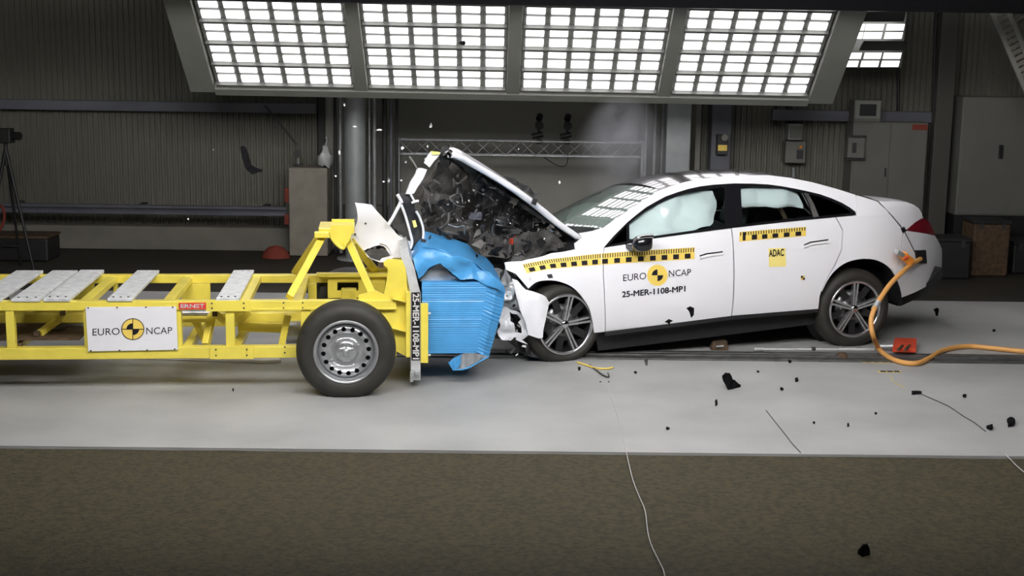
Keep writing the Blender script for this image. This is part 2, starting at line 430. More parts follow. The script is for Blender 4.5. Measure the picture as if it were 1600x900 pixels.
U2 = Vector((math.cos(0.004), 0, -math.sin(0.004)))
lamp_rig('light_panel', o0, U2, V, N, [mw] * 4, 0.16, 8, 0.335, 0.1, 0, 'large tilted light panel of four bright lamp grids hanging behind the crash', 'lamp_back')
# two more panels of this make, added out of view to light the car
V3 = Vector((0, -0.86, 0.20)).normalized(); N3 = U.cross(V3).normalized(); N3 = N3 if N3.z < 0 else -N3
lamp_rig('added_light_panel', Vector((-3.0, 12.1, 4.9)), U, V3, N3, [1.45] * 4, 0.16, 7, 0.335, 0.1, 0, 'unseen light panel added high above the car for light and reflections', 'lamp_top', split=False)
N4 = Vector((0, 0.965, -0.262)); V4 = Vector((0, 0.262, 0.965))
lamp_rig('added_light_panel', Vector((-3.0, 6.0, 3.15)), U, V4, N4, [1.45] * 4, 0.16, 5, 0.335, 0.1, 0, 'unseen light panel added high on the camera side to light the car', 'lamp_front', split=False)
# dark girder crossing the top of the view
zz = on_y(800, 8, 12.9).z
g = MB(); g.box((-9, 12.86, zz), (9, 12.98, zz + 0.03)); g.box((-9, 12.90, zz + 0.03), (9, 12.94, zz + 0.25)); g.box((-9, 12.86, zz + 0.25), (9, 12.98, zz + 0.28))
o = g.build('crane_girder', 'soot'); tag(o, 'black steel girder crossing the very top above the lamps', 'girder')

# small lamp panel on the right: its rows hang between dark blinds
sp = empty('wall_light_panel', on_y(1370, 60, 15.6)); tag(sp, 'small lamp panel with two lit rows right of the large light panel', 'light panel')
O = sp.location.copy()
def spq(px0, px1, py0, py1, Y0, Y1):
    A = on_y(px0[0], py0, Y0), on_y(px0[1], py0, Y0), on_y(px1[1], py1, Y1), on_y(px1[0], py1, Y1)
    return [p - O for p in A]
for cells, y0, y1 in (([((1382, 1407)), ((1349, 1378))], 12.5, 14.5), ([(1388, 1414), (1355, 1382), (1338, 1352)], 37.5, 47.5), ([(1385, 1411), (1352, 1379), (1338, 1349)], 50.5, 60.5),
                      ([(1383, 1409), (1353, 1378), (1329, 1347)], 82.5, 92), ([(1380, 1406), (1348, 1374), (1325, 1342)], 95, 104.5)):
    for c in cells:
        q = spq((c[0], c[1]), (c[0] - 2.5, c[1] - 2.5), y0, y1, 15.2, 15.25)
        MB().prism(q, (0, 0.04, 0)).build('lamp_tube', 'lamp_small', sp)
q = spq((1325, 1418), (1296, 1408), 5, 106, 15.30, 15.60); MB().prism(q, (0, 0.04, 0)).build('reflector', 'panel_reflector', sp)
for y0, y1 in ((18, 34), (64, 79)):
    q = spq((1350, 1416), (1343, 1412), y0, y1, 15.16, 15.16); MB().prism(q, (0, 0.04, 0)).build('blind', 'dark_steel', sp)

# ------------------------------------------------------------------ posts and columns
def col_box(name, px0, px1, Y, mt, label, d=0.25, z0=0.0, z1=7.9, py=250):
    a, b = on_y(px0, py, Y), on_y(px1, py, Y)
    o = MB().box((-(b.x - a.x) / 2, 0, z0), ((b.x - a.x) / 2, d, z1)).build(name, mt, bevel=0.01)
    o.location = ((a.x + b.x) / 2, Y, 0); return tag(o, label, 'column')
m = MB(); a, b = on_y(537, 250, 15.7), on_y(570, 250, 15.7); r = (b.x - a.x) / 2
m.lathe([(r, 0), (r, 7.9)], seg=32, axis='z'); m.lathe([(r + .1, 0), (r + .1, .02), (r, .02)], seg=32, axis='z')
o = m.build('steel_column', 'column_grey'); o.location = ((a.x + b.x) / 2, 15.7 + r, 0); tag(o, 'pale grey round steel column standing left of the recessed bay', 'column')
col_box('steel_column', 1040, 1078, 15.8, 'column_grey', 'flat grey steel column right of the recessed bay')
col_box('steel_post', 1110, 1141, 16.3, 'blue_steel', 'dark blue steel post carrying a small yellow box')
col_box('steel_post', 497, 508, 16.515, 'dark_steel', 'thin dark post behind the concrete block', d=0.05)
col_box('steel_post', 1457, 1484, 16.2, 'post_dark', 'dark post between the two switch cabinets', d=0.15)
# pipe bundle behind the round column
for i, (px, r_, mt, lab, ptop, pbot) in enumerate(((524, .020, 'dark_steel', 'thin dark pipe just left of the round column', 160, 330), (532, .028, 'galvanised', 'pale pipe touching the left of the round column', 165, 330),
        (577, .016, 'galvanised', 'pale narrow pipe just right of the round column', 150, 320), (585, .022, 'column_grey', 'second grey pipe right of the round column', 150, 320),
        (601, .030, 'dark_steel', 'thick dark pipe beside the bay edge', 150, 325), (611, .020, 'blue_steel', 'bluish pipe at the left edge of the bay', 150, 325), (620, .018, 'dark_steel', 'rightmost thin dark pipe at the bay edge', 150, 325))):
    p = on_y(px, 250, 16.3)
    o = MB().tube([(0, 0, 0.0), (0, 0, 7.8)], r_, 10).build('wall_pipe', mt); o.location = (p.x, 16.3, 0); tag(o, lab, 'pipe', 'pipes beside the round column')
for px, lab in ((1008, 'thin pale pipe left of the flat column in the bay'), (1022, 'second pale pipe left of the flat column'), (1034, 'pale pipe touching the flat column')):
    p = on_y(px, 250, 16.5); o = MB().tube([(0, 0, 0), (0, 0, 7.8)], .018, 10).build('wall_pipe', 'column_grey'); o.location = (p.x, 16.5, 0); tag(o, lab, 'pipe', 'pipes beside the flat column')
# concrete block with a small lamp on it
p, q = on_y(452, 390, 16.0), on_y(511, 263, 16.0)
wb = (q.x - p.x); m = MB().box((-wb / 2, 0, 0), (wb / 2, 0.5, q.z)); o = m.build('concrete_block', 'concrete_block', bevel=0.015); o.location = ((p.x + q.x) / 2, 16.0, 0)
tag(o, 'tall tan concrete block standing at the end of the guard rail', 'block'); bz = q.z; bx = (p.x + q.x) / 2
t = empty('tripod_lamp', (on_y(466, 262, 16.2).x, 16.2, bz)); tag(t, 'small dark lamp standing on the concrete block', 'lamp')
MB().box((-.05, -.04, 0), (.05, .04, .03)).build('base', 'dark_steel', t); MB().tube([(0, 0, .03), (0, 0, .13)], .012).build('stem', 'galvanised', t)
MB().tube([(-.0, -.05, .16), (0, .05, .16)], [.05, .035], 14).build('lamp_head', 'dark_steel', t)
o = MB().tube([on_y(414, 165, 16.3), on_y(464, 226, 16.3)], 0.012).build('stay_rod', 'dark_steel'); tag(o, 'thin dark stay rod slanting down to the lamp on the block', 'rod')
t = empty('hose_reel', (on_y(507, 242, 16.05).x, 16.1, bz)); tag(t, 'crumpled shiny silver bag on top of the concrete block', 'bag')
m = MB(); pr = [(.05, 0), (.09, .05), (.10, .12), (.07, .19), (.03, .24), (.012, .27)]
m.lathe(pr, seg=14, axis='z'); o = m.build('bag_body', 'plate_light', t)
for v in o.data.vertices: v.co += Vector(noise.noise_vector(v.co * 17)) * 0.05; v.co.z = max(v.co.z, 0.0005)
MB().tube([(0, 0, .25), (.03, 0, .33), (.01, 0, .36)], .015).build('bag_neck', 'metal_scrap', t)
t.name = 'foil_bag'
for pxy, lab in (((447, 305), 'small red tag on the side of the concrete block, upper'), ((447, 343), 'small red tag on the side of the concrete block, lower')):
    p = on_y(pxy[0], pxy[1], 15.98); h = .085 if 'upper' in lab else .06
    o = MB().box((-.02, 0, -h), (.03, .03, h)).build('reflector_plate', 'red_dull', bevel=.006); o.location = p; tag(o, lab, 'reflector')
# reddish hump of cable by the block foot, and a dark crate at far left
p = on_y(431, 385, 15.85); m = MB(); m.lathe([(.20, 0), (.17, .06), (.10, .11), (.001, .13)], seg=20, axis='z'); o = m.build('red_cover', 'red_dull'); o.location = (p.x, 15.85, 0); o.scale = (.85, .6, 1.15)
o.name = 'red_cover'; tag(o, 'low rounded red cover on the floor beside the concrete block', 'cover')
p = on_floor(30, 404)
t = empty('equipment_crate', (p.x, p.y, 0)); tag(t, 'dark low equipment crate on the floor at the far left', 'crate')
MB().box((-.45, -.2, 0), (.4, .25, .26)).build('crate_body', 'plastic_black', t, bevel=.02); MB().box((-.46, -.21, .26), (.41, .26, .29)).build('lid', 'brown_rag', t, bevel=.008)
MB().tube([(-.1, -.215, .18), (-.1, -.24, .18), (.1, -.24, .18), (.1, -.215, .18)], .01).build('handle', 'dark_steel', t)
o = MB().tube(arc([on_y(-12, 330, 15.2), on_y(3, 322, 15.2), on_y(6, 345, 15.2), on_y(-8, 372, 15.2)], 5), 0.018).build('orange_hose', 'red_dull'); tag(o, 'short loop of orange hose at the left edge', 'hose')
# camera on tripod at far left
c = on_y(8, 215, 14.75); t = empty('camera_tripod', (c.x, 14.75, 0)); tag(t, 'black high-speed camera on a tripod at the far left edge', 'camera')
H_ = c.z
for dx, dy in ((.28, -.1), (-.28, -.1), (0, .3)): MB().tube([(dx, dy, 0), (0, 0, H_ - .12)], [.014, .02]).build('leg', 'black', t)
MB().tube([(0, 0, H_ - .3), (0, 0, H_ - .03)], .022).build('centre_post', 'black', t)
MB().box((-.12, -.08, H_ - .06), (.08, .08, H_ + .10)).build('camera_body', 'black', t, bevel=.012)
MB().tube([(.06, 0, H_ + .02), (.17, -.03, H_ + .02)], .045, 16).build('lens', 'black', t)

# ------------------------------------------------------------------ bay: lattice truss with two spotlights
tY = 16.9
pa, pb = on_y(622, 221, tY), on_y(1004, 247, tY); zt = on_y(810, 221, tY).z; zb = on_y(810, 243.5, tY).z
t = empty('lattice_truss', ((pa.x + pb.x) / 2, tY, zb)); tag(t, 'slim galvanised lattice truss across the recessed bay', 'truss'); L2 = (pb.x - pa.x) / 2; hh = zt - zb
for dy in (0, .18):
    MB().tube([(-L2, dy, hh), (L2, dy, hh)], .013).build('chord', 'galvanised', t); MB().tube([(-L2, dy, 0), (L2, dy, 0)], .013).build('chord', 'galvanised', t)
n = 16
for k in range(n):
    x0 = -L2 + 2 * L2 * k / n; x1 = x0 + 2 * L2 / n
    MB().tube([(x0, 0, 0 if k % 2 else hh), (x1, 0, hh if k % 2 else 0)], .006, 6).build('diagonal', 'galvanised', t)
    MB().tube([(x0, .18, hh if k % 2 else 0), (x1, .18, 0 if k % 2 else hh)], .006, 6).build('diagonal', 'galvanised', t)
for x in (-L2, L2): MB().box((x - .025, -.03, -zb), (x + .025, .21, hh + .03)).build('end_bracket', 'column_grey', t, bevel=.004)
for px, lab in ((842, 'left of two dark spotlights clamped on the lattice truss'), (886, 'right of two dark spotlights clamped on the lattice truss')):
    p = on_y(px, 220, tY + .05); s = empty('spotlight', (p.x, tY + .05, zt)); tag(s, lab, 'spotlight', 'spotlights on the truss')
    MB().box((-.04, -.04, -.03), (.04, .04, .03)).build('clamp', 'black', s, bevel=.006)
    MB().tube([(0, 0, .03), (0, 0, .14)], .018).build('stem', 'black', s)
    MB().tube([(-.09, 0, .06), (.05, 0, .09)], .035, 12).build('cable_box', 'black', s)
    MB().tube([(0, -.08, .20), (0, .08, .22)], [.055, .04], 16).build('lamp_head', 'black', s)
    MB().tube([(-.005, -.02, .28), (.01, .03, .32)], .04, 12).build('top_lamp', 'black', s)
o = MB().tube(arc([on_y(850, 246, tY), on_y(870, 258, tY), on_y(884, 258, tY), on_y(888, 240, tY)], 6), .006).build('slack_cable', 'black'); tag(o, 'slack cable loop hanging under the lattice truss', 'cable')
# long grey skirting beam in the bay
o = MB().box((XL - .6, 16.5, on_y(600, 346, 16.5).z), (XL + .05, 16.62, on_y(600, 322, 16.5).z)).build('trim_4', 'wall_low', bevel=.01); struct(o, 'short grey rail band below the round column')

# ------------------------------------------------------------------ right side equipment
def cabinet(name, x0, y0, x1, y1, Y, d, label, mt='cabinet', feet=True):
    a, b = on_y(x0, y1, Y), on_y(x1, y0, Y); w = b.x - a.x; z0 = max(a.z, .0) if not feet else max(a.z, 0.06)
    t = empty(name, ((a.x + b.x) / 2, Y, 0)); tag(t, label, 'cabinet')
    MB().box((-w / 2, 0, z0), (w / 2, d, b.z)).build('cabinet_body', mt, t, bevel=.006)
    return t, w, z0, b.z
t, w, z0, z1 = cabinet('switch_cabinet', 1325, 192, 1451, 345, 16.15, .35, 'wide grey switch cabinet with a red warning plate, behind the car tail')
for s in (-1, 1):
    dr = MB().box((min(0.006 * s, s * (w / 2 - .015)), -.014, z0 + .02), (max(.006 * s, s * (w / 2 - .015)), -.001, z1 - .02)).build('cabinet_door', 'cabinet', t, bevel=.003)
    if s < 0: MB().box((-.05, -.035, (z0 + z1) / 2 - .05), (-.03, -.014, (z0 + z1) / 2 + .05)).build('handle', 'dark_steel', dr, bevel=.003)
p = on_y(1439, 196, 16.13) - t.location; MB().box((p.x - .1, -.022, p.z - .055), (p.x + .08, -.0145, p.z + .012)).build('warning_plate', 'red_dull', t)
for a in (-1, 1): MB().box((a * w * .4 - .03, .05, 0), (a * w * .4 + .03, .3, z0)).build('foot', 'dark_steel', t)
bx_ = empty('control_box', on_y(1338, 231, 16.05)); tag(bx_, 'small pale control box fixed on the wide switch cabinet', 'control box')
MB().box((-.10, 0, -.12), (.10, .083, .12)).build('housing', 'cabinet', bx_, bevel=.006); MB().box((-.05, -.008, -.06), (-.0, 0, .06)).build('display', 'dark_steel', bx_)
for z in (-.145, .125): MB().box((-.12, .02, z), (.12, .083, z + .02)).build('bracket', 'dark_steel', bx_)
mb_ = empty('monitor', on_y(1358, 171, 16.1)); tag(mb_, 'grey boxed monitor standing on the wide switch cabinet', 'monitor')
zoff = on_y(1358, 171, 16.1).z - z1 - .0
MB().box((-.16, .06, -zoff), (.16, .3, .11)).build('housing', 'cabinet', mb_, bevel=.01)
MB().prism([(-.15, .06, -.11), (.15, .06, -.11), (.15, .06, .10), (-.15, .06, .10)], (0, -.02, 0), holes=[[(-.1, .06, -.08), (.1, .06, -.08), (.1, .06, .06), (-.1, .06, .06)]]).build('bezel', 'panel_frame', mb_)
MB().box((-.1, .05, -.08), (.1, .06, .06)).build('screen', 'black', mb_)
t, w, z0, z1 = cabinet('switch_cabinet', 1492, 153, 1640, 336, 16.1, .4, 'tall dark switch cabinet at the right edge of the hall')
MB().box((-w / 2 + .02, -.014, z0 + .02), (w / 2 - .02, -.001, z1 - .02)).build('cabinet_door', 'cabinet', t, bevel=.003)
p = on_y(1563, 237, 16.08) - t.location; MB().box((p.x - .02, -.05, p.z - .08), (p.x + .02, -.014, p.z + .08)).build('handle', 'black', t, bevel=.004)
MB().box((-w / 2, .02, 0), (w / 2, .4, z0)).build('plinth', 'black', t)
wb_ = empty('meter_box', on_y(1246, 238, 16.35)); tag(wb_, 'pale grey wall box with a dark window on the corrugated wall', 'meter box')
MB().box((-.145, 0, -.13), (.10, .2, .13)).build('housing', 'cabinet', wb_, bevel=.006); MB().box((-.01, -.01, -.08), (.07, 0, .03)).build('window', 'dark_steel', wb_)
MB().box((.02, -.012, .05), (.05, 0, .08)).build('knob', 'orange', wb_)
wb2 = empty('meter_box', on_y(1243, 206, 16.37)); tag(wb2, 'smaller plain wall box directly above the box with the dark window', 'meter box')
MB().box((-.085, 0, -.10), (.085, .2, .095)).build('housing', 'panel_frame', wb2, bevel=.006); MB().box((-.07, -.008, -.08), (.07, 0, .08)).build('lid', 'cabinet', wb2, bevel=.003)
for px, y0, y1, lab in ((1213, 140, 196, 'short thick dark conduit hanging above the corrugated wall'), (1232, 140, 190, 'dark conduit running into the wall boxes'), (1405, 30, 190, 'long dark conduit left of the upper wall brackets'), (1240, 262, 330, 'pale conduit running down from the wall boxes')):
    o = MB().tube([on_y(px, y0, 16.545), on_y(px - 2, y1, 16.545)], .02, 8).build('conduit', 'dark_steel' if 'dark' in lab else 'column_grey'); tag(o, lab, 'conduit', 'conduits on the right wall')
sb = empty('signal_box', on_y(1128, 226, 16.25)); tag(sb, 'small dark box with a yellow panel on the blue steel post', 'signal box')
MB().box((-.065, -.05, -.12), (.065, .06, .12)).build('housing', 'dark_steel', sb, bevel=.006); MB().box((-.055, -.058, -.07), (.055, -.05, .0)).build('yellow_panel', 'print_yellow', sb)
MB().tube([(.02, -.08, .09), (.02, -.05, .09)], .04, 14).build('lamp_dome', 'panel_frame', sb)
# ladder-like brackets
lb = empty('wall_ladder', on_y(1490, 100, 16.5)); tag(lb, 'dark wall ladder with pale gaps above the cabinets', 'ladder'); O = lb.location
for px in (1463, 1490): MB().tube([on_y(px, 12, 16.5) - O, on_y(px - 6, 186, 16.5) - O], .02).build('rail', 'dark_steel', lb)
for k in range(6):
    y = 24 + k * 30; MB().tube([on_y(1462 - k, y, 16.5) - O, on_y(1489 - k, y, 16.5) - O], .016).build('rung', 'dark_steel', lb)
# sloping perforated cable tray
ct = empty('cable_tray', on_y(1575, 75, 14.6)); tag(ct, 'sloping perforated cable tray at the top right corner', 'cable tray'); O = ct.location
A, B = on_y(1544, 4, 14.6), on_y(1606, 150, 14.6); d = (B - A).normalized(); side = Vector((d.z, 0, -d.x)); side = side if side.x > 0 else -side
for off in (0, .155): MB().bar(A + side * off - O, B + side * off - O, .02, .05).build('side_rail', 'panel_frame', ct)
L = (B - A).length; n = 17
for k in range(n):
    c = A + d * (L * (k + .5) / n); MB().bar(c - O, c + side * .155 - O, .045, .012, up=(0, 1, 0)).build('rung', 'wall_low', ct)
# slatted louvre in the corner behind the tray
lv = empty('wall_louvre', on_y(1600, 60, 16.3)); tag(lv, 'dark slanted louvre behind the sloping cable tray', 'louvre'); O = lv.location
for k in range(9):
    MB().bar(on_y(1566 + k * 6, 14 + k * 13, 16.4) - O, on_y(1610 + k * 6, -18 + k * 13, 16.4) - O, .03, .02).build('slat', 'wall_low', lv)
# shadowy stored goods behind the lane on the right
for k, (px, py, w, h, mt, lab) in enumerate(((1480, 436, .5, .42, 'plastic_black', 'dark storage trunk on the rear floor right behind the car tail'), (1545, 432, .42, .60, 'brown_rag', 'taller brown storage trunk on the rear floor'), (1608, 428, .40, .34, 'plastic_black', 'black storage trunk at the right edge of the rear floor'))):
    p = on_floor(px, py); t = empty('storage_trunk', p); tag(t, lab, 'trunk', 'trunks on the rear floor')
    MB().box((-w / 2, 0, 0), (w / 2, .4, h)).build('trunk_body', mt, t, bevel=.02); MB().box((-w / 2 - .01, -.01, h), (w / 2 + .01, .41, h + .04)).build('lid', 'plastic_black', t, bevel=.01)
    for a in (-1, 1): MB().box((a * w * .3 - .02, -.015, h - .06), (a * w * .3 + .02, -.001, h + .01)).build('latch', 'dark_steel', t)
# ================================================================== BARRIER TROLLEY
T = Frame(on_floor(541, 622), math.radians(5.0))
tro = empty('barrier_trolley', T.o, T.a)
tag(tro, 'yellow steel crash-barrier trolley with grey planks and a blue honeycomb barrier', 'trolley')
YN, YN2, YF, YF2 = 0.24, 0.315, 1.375, 1.45
def tx(px, y=YN): return T.px(px, 500, y).x
def tz(py, px=300, y=YN): return T.px(px, py, y).z
ZT0, ZT1 = tz(485, 200), tz(471, 200)       # top rail
ZB0, ZB1 = tz(561, 200), tz(543, 200)       # bottom rail
X0, X1 = -3.75, 0.36
def part(name, a, b, mt='yellow', bevel=.004, parent=None):
    return MB().box(a, b).build(name, mt, parent or tro, bevel=bevel)
for y0, y1 in ((YN, YN2), (YF, YF2)):
    part('top_rail', (X0, y0, ZT0), (X1, y1, ZT1)); part('bottom_rail', (X0, y0, ZB0), (X1, y1, ZB1))
# posts between the rails (near and far)
for a, b in ((-420, -405), (-180, -168), (8, 21), (130, 137), (275, 283), (352, 366), (470, 485)):
    for y0, y1 in ((YN + .008, YN2), (YF, YF2 - .008)): part('post', (tx(a), y0, ZB1), (tx(b), y1, ZT0))
# splice plates with bolts on the near side
for a, b, z0, z1 in ((322, 393, ZT0 - .008, ZT1 + .006), (327, 396, ZB0 - .004, ZB1 + .006)):
    pl = part('splice_plate', (tx(a), YN - .012, z0), (tx(b), YN - .0005, z1), bevel=.002)
    for f in (.14, .84):
        for g in (.3, .75):
            x = tx(a + (b - a) * f); z = z0 + (z1 - z0) * g
            MB().tube([(x, YN - .012, z), (x, YN - .018, z)], .006, 8).build('bolt', 'dark_steel', pl)
for px, py in ((443, 473), (473, 473), (443, 481), (473, 481), (445, 542), (445, 551)):
    p = T.px(px, py, YN); MB().tube([(p.x, YN + .001, p.z), (p.x, YN - .006, p.z)], .006, 8).build('bolt', 'dark_steel', tro)
# lower step of the near rail ahead of the splice
part('rail_flange', (tx(393), YN - .006, ZT0 - .002), (X1, YN - .0005, ZT0 + .012), bevel=.002)
# cross members
for px in (-330, -60, 120, 252, 372, 455): 
    x = tx(px); part('cross_member', (x, YN2, ZT0 + .005), (x + .075, YF, ZT1 - .01))
for px in (-330, -100, 135, 281, 360): 
    x = tx(px); part('cross_member', (x, YN2, ZB0 + .01), (x + .06, YF, ZB1 - .005))
# centre beams and inner diagonals
for y in (.62, 1.0): part('centre_beam', (X0, y, .43), (.30, y + .06, .50))
def strut(p0, y0, p1, y1, w=.05, h=.05, name='brace', mt='yellow'):
    return MB().bar(T.px(p0[0], p0[1], y0), T.px(p1[0], p1[1], y1), w, h).build(name, mt, tro, bevel=.004)
strut((28, 540), .36, (45, 530), .60, .04, .04); strut((62, 521), .45, (90, 500), .60, .045, .045)
strut((92, 500), .58, (101, 486), .58, .08, .03, 'bracket')
strut((322, 538), .40, (332, 488), .50, .05, .05); strut((336, 488), .4, (352, 505), .4, .04, .04)
strut((372, 510), .55, (442, 512), .55, .05, .07); strut((376, 500), .5, (390, 486), .5, .04, .05); strut((440, 540), .45, (450, 492), .45, .05, .05)
strut((283, 494), .62, (322, 492), .62, .05, .055); strut((300, 490), .7, (325, 540), .7, .06, .05)
for px, py, y in ((31, 540, .33), (57, 521, .42), (98, 489, .52), (336, 490, .38)):
    p = T.px(px, py, y); MB().box((p.x - .018, y - .02, p.z - .018), (p.x + .018, y + .02, p.z + .018)).build('tube_end', 'brown_rag', tro, bevel=.003)
# ribbed air hose, tanks and plates inside the frame
pts = [T.px(30, 521, .7), T.px(60, 519, .7), T.px(90, 512, .7), T.px(108, 505, .66), T.px(130, 506, .66)]
cur = arc(pts, 10); MB().tube(cur, [.030 if k % 2 else .024 for k in range(len(cur))], 10).build('ribbed_hose', 'foil_grey', tro)
p = T.px(392, 496, .7); MB().tube([p, p + Vector((.48, 0, 0))], .035, 14).build('air_line', 'foil_grey', tro)
p = T.px(310, 489, .5); MB().tube([p + Vector((-.13, 0, 0)), p + Vector((.1, 0, 0))], .022, 12).build('air_line', 'metal_scrap', tro)
p = T.px(448, 519, .6); MB().tube([p, p + Vector((.3, 0, 0))], .085, 20).build('air_tank', 'foil_grey', tro)
part('belly_plate', (tx(-120), .34, .36), (tx(118), 1.36, .372), 'brown_rag', .002)
part('side_plate', (tx(285, YF), YF - .02, .36), (tx(330, YF), YF - .001, ZT0), 'yellow', .002)
part('side_plate', (tx(95, YF), YF - .02, .36), (tx(150, YF), YF - .001, ZT0), 'yellow', .002)
# planks on top
for a, b, h in ((-46, 2, 0), (18, 63, 0), (68, 109.5, .004), (168, 207, 0), (338, 374, 0), (-170, -130, 0)):
    x0, x1 = T.px(a, 467, YN).x, T.px(b, 467, YN).x
    pl = part('plank', (x0, YN - .01, ZT1 + .001), (x1, YF2 + .03, ZT1 + .024 + h), 'plank', .004)
    for yy in (YN + .035, YF2 - .035):
        for f in (.2, .5, .8):
            x = x0 + (x1 - x0) * f; MB().tube([(x, yy, ZT1 + .02 + h), (x, yy, ZT1 + .029 + h)], .008, 8).build('bolt', 'dark_steel' if yy < .6 else 'plank', pl)
# A-frame tower
top = [T.px(499, 351, .845), T.px(552, 351, .845)]
ztop = (top[0].z + top[1].z) / 2
for p0, y0, p1, y1 in (((452, 462), .28, (508, 362), .78), ((461, 422), 1.41, (501, 366), .93), ((584, 456), .30, (543, 374), .78), ((588, 424), 1.41, (550, 378), .93)):
    A, B = T.px(*p0, y0), T.px(*p1, y1); A.z = min(A.z, ZT1 + .02) ; MB().bar(A, B, .055, .055, up=(0, 1, 0)).build('tower_leg', 'yellow', tro, bevel=.006)
x0, x1 = top[0].x, top[1].x
part('tower_top', (x0, .66, ztop - .045), (x1 + .01, 1.03, ztop), bevel=.006)
MB().box((x0 - .03, .64, ztop - .075), (x0 + .10, .70, ztop - .03)).build('tower_lip', 'yellow', tro, bevel=.006)
g = [T.px(*q, .65) for q in ((516, 352), (553, 352), (549, 368), (545, 377), (540, 384), (536, 388), (528, 384), (521, 375), (517, 365))]
MB().prism(g, (0, .02, 0)).build('gusset', 'yellow', tro)
g2 = [p + Vector((0, .36, 0)) for p in g]; MB().prism(g2, (0, .02, 0)).build('gusset', 'yellow', tro)
edge = arc([T.px(*q, .64) for q in ((516, 362), (519, 373), (527, 383), (536, 388), (539, 381))], 5); MB().tube(edge, .012, 8).build('gusset_rim', 'yellow', tro)
MB().tube([((x0 + x1) / 2 + .02, .70, ztop + .001), ((x0 + x1) / 2 + .02, .70, ztop + .012)], .018, 12).build('bolt', 'dark_steel', tro)
# inner upright panel behind the wheel, with a window
def pp(pts, y): return [T.px(px, py, y) for px, py in pts]
MB().prism(pp(((512, 433), (602, 431), (602, 464), (512, 466)), 1.30), (0, .02, 0), holes=[pp(((527, 440), (560, 440), (560, 454), (527, 454)), 1.30)]).build('inner_panel', 'yellow', tro)
MB().prism(pp(((494, 428), (612, 428), (612, 433), (500, 433)), 1.26), (0, .08, 0)).build('panel_cap', 'yellow', tro)
# mud-guard edge of the far wheel is covered by its own tyre
# front head: big near plate, gussets, end block
head = pp(((560, 462), (586, 454), (600, 460), (604, 440), (606, 420), (597, 411), (606, 405), (628, 406), (634, 420), (638, 470), (638, 556), (632, 556), (613, 545), (600, 505), (570, 482), (560, 478)), YN + .03)
MB().prism(head, (0, .025, 0)).build('head_plate', 'yellow', tro)
MB().prism([p + Vector((0, 1.15, 0)) for p in head], (0, .025, 0)).build('head_plate', 'yellow', tro)
a, b = T.px(616, 462, YN), T.px(634, 545, YN)
part('head_block', (a.x, YN + .06, b.z), (b.x, 1.42, a.z), bevel=.01)
for py in (466, 512):
    c = T.px(613, py, YN - .02); e = T.px(637, py + 6, YN - .02)
    MB().prism([(c.x, YN - .03, c.z), (e.x, YN - .03, e.z), (e.x, YN - .03, e.z - .006), (c.x, YN - .03, c.z - .006)], (0, .12, 0)).build('gusset', 'yellow', tro)
p = T.px(595, 415, YN); MB().box((p.x - .02, YN + .02, p.z - .02), (p.x + .02, YN + .0295, p.z + .02)).build('tube_end', 'brown_rag', tro)
part('vertical_flange', (tx(634), YN - .03, T.px(636, 557, YN).z), (tx(641), 1.45, T.px(636, 455, YN).z), bevel=.003)
# grey face plate with its lower hook
fp = pp(((627, 403), (640, 398), (648, 420), (654, 448), (657, 458), (657, 594), (642, 594), (641, 458), (636, 430)), YN + .04)
face = MB().prism(fp, (0, 1.18, 0)).build('face_plate', 'plate_light', tro)
h = T.px(648, 590, YN + .02); MB().box((h.x - .035, YN + .0, h.z - .03), (h.x - .01, YN + .04, h.z + .05)).build('hook', 'galvanised', face, bevel=.003)
MB().box((h.x + .0, YN + .0, h.z + .02), (h.x + .035, YN + .04, h.z + .05)).build('hook', 'galvanised', face, bevel=.003)
br = pp(((657.5, 475), (669, 475), (669, 567), (657.5, 567)), YN + .02)
bk = MB().prism(br, (0, .05, 0)).build('clamp_bracket', 'yellow', tro)
for py in (490, 555):
    p = T.px(670, py, YN + .03); MB().tube([(p.x - .004, YN + .03, p.z), (p.x + .014, YN + .03, p.z)], .010, 8).build('bolt', 'galvanised', bk)
# black label strip with white lettering reading downwards
yl = YN + .036
lb = MB().prism(pp(((643, 457), (656, 456.5), (656, 563), (643, 563)), yl), (0, .003, 0)).build('label_strip', 'print_black', face)
fm = lambda x, y: T.px(x, y, yl - .0015)
lettering('25-MER-1108-MP1', quad_map((645.2, 459), (645.2, 561), (654.6, 561), (654.6, 459), fm), 'print_white', lb, bold=.05)
# ------------------------------------------------------------------ honeycomb barrier
hb = MB(); NL = 64
def ridge(k): return .0050 * (1 if k % 2 else -1) * (.15 + 1.6 * abs(noise.noise(Vector((k * .31, 3, 0)))))
vs = []; fs = []
ztop_, zbot_ = T.px(700, 440, .36).z, T.px(700, 552, .36).z
for k in range(NL + 1):
    f = k / NL; z = ztop_ + (zbot_ - ztop_) * f; yy = .36 + ridge(k) * .5
    xa = T.px(659, 500, .36).x; xb = T.px(762 - 17 * f, 440 + 111 * f, .36).x
    vs += [(xa, yy, z), (xb, yy, z), (xb, 1.36 - ridge(k) * .5, z), (xa, 1.36 - ridge(k) * .5, z)]
for k in range(NL):
    for j in range(4): fs.append((4 * k + j, 4 * k + (j + 1) % 4, 4 * k + 4 + (j + 1) % 4, 4 * k + 4 + j))
fs += [(0, 3, 2, 1), (4 * NL, 4 * NL + 1, 4 * NL + 2, 4 * NL + 3)]
hb.add(vs, fs); blk = hb.build('honeycomb_block', 'barrier_blue', tro); blk['label'] = 'blue ribbed honeycomb crash block'
vs = []; fs = []; NC = 40
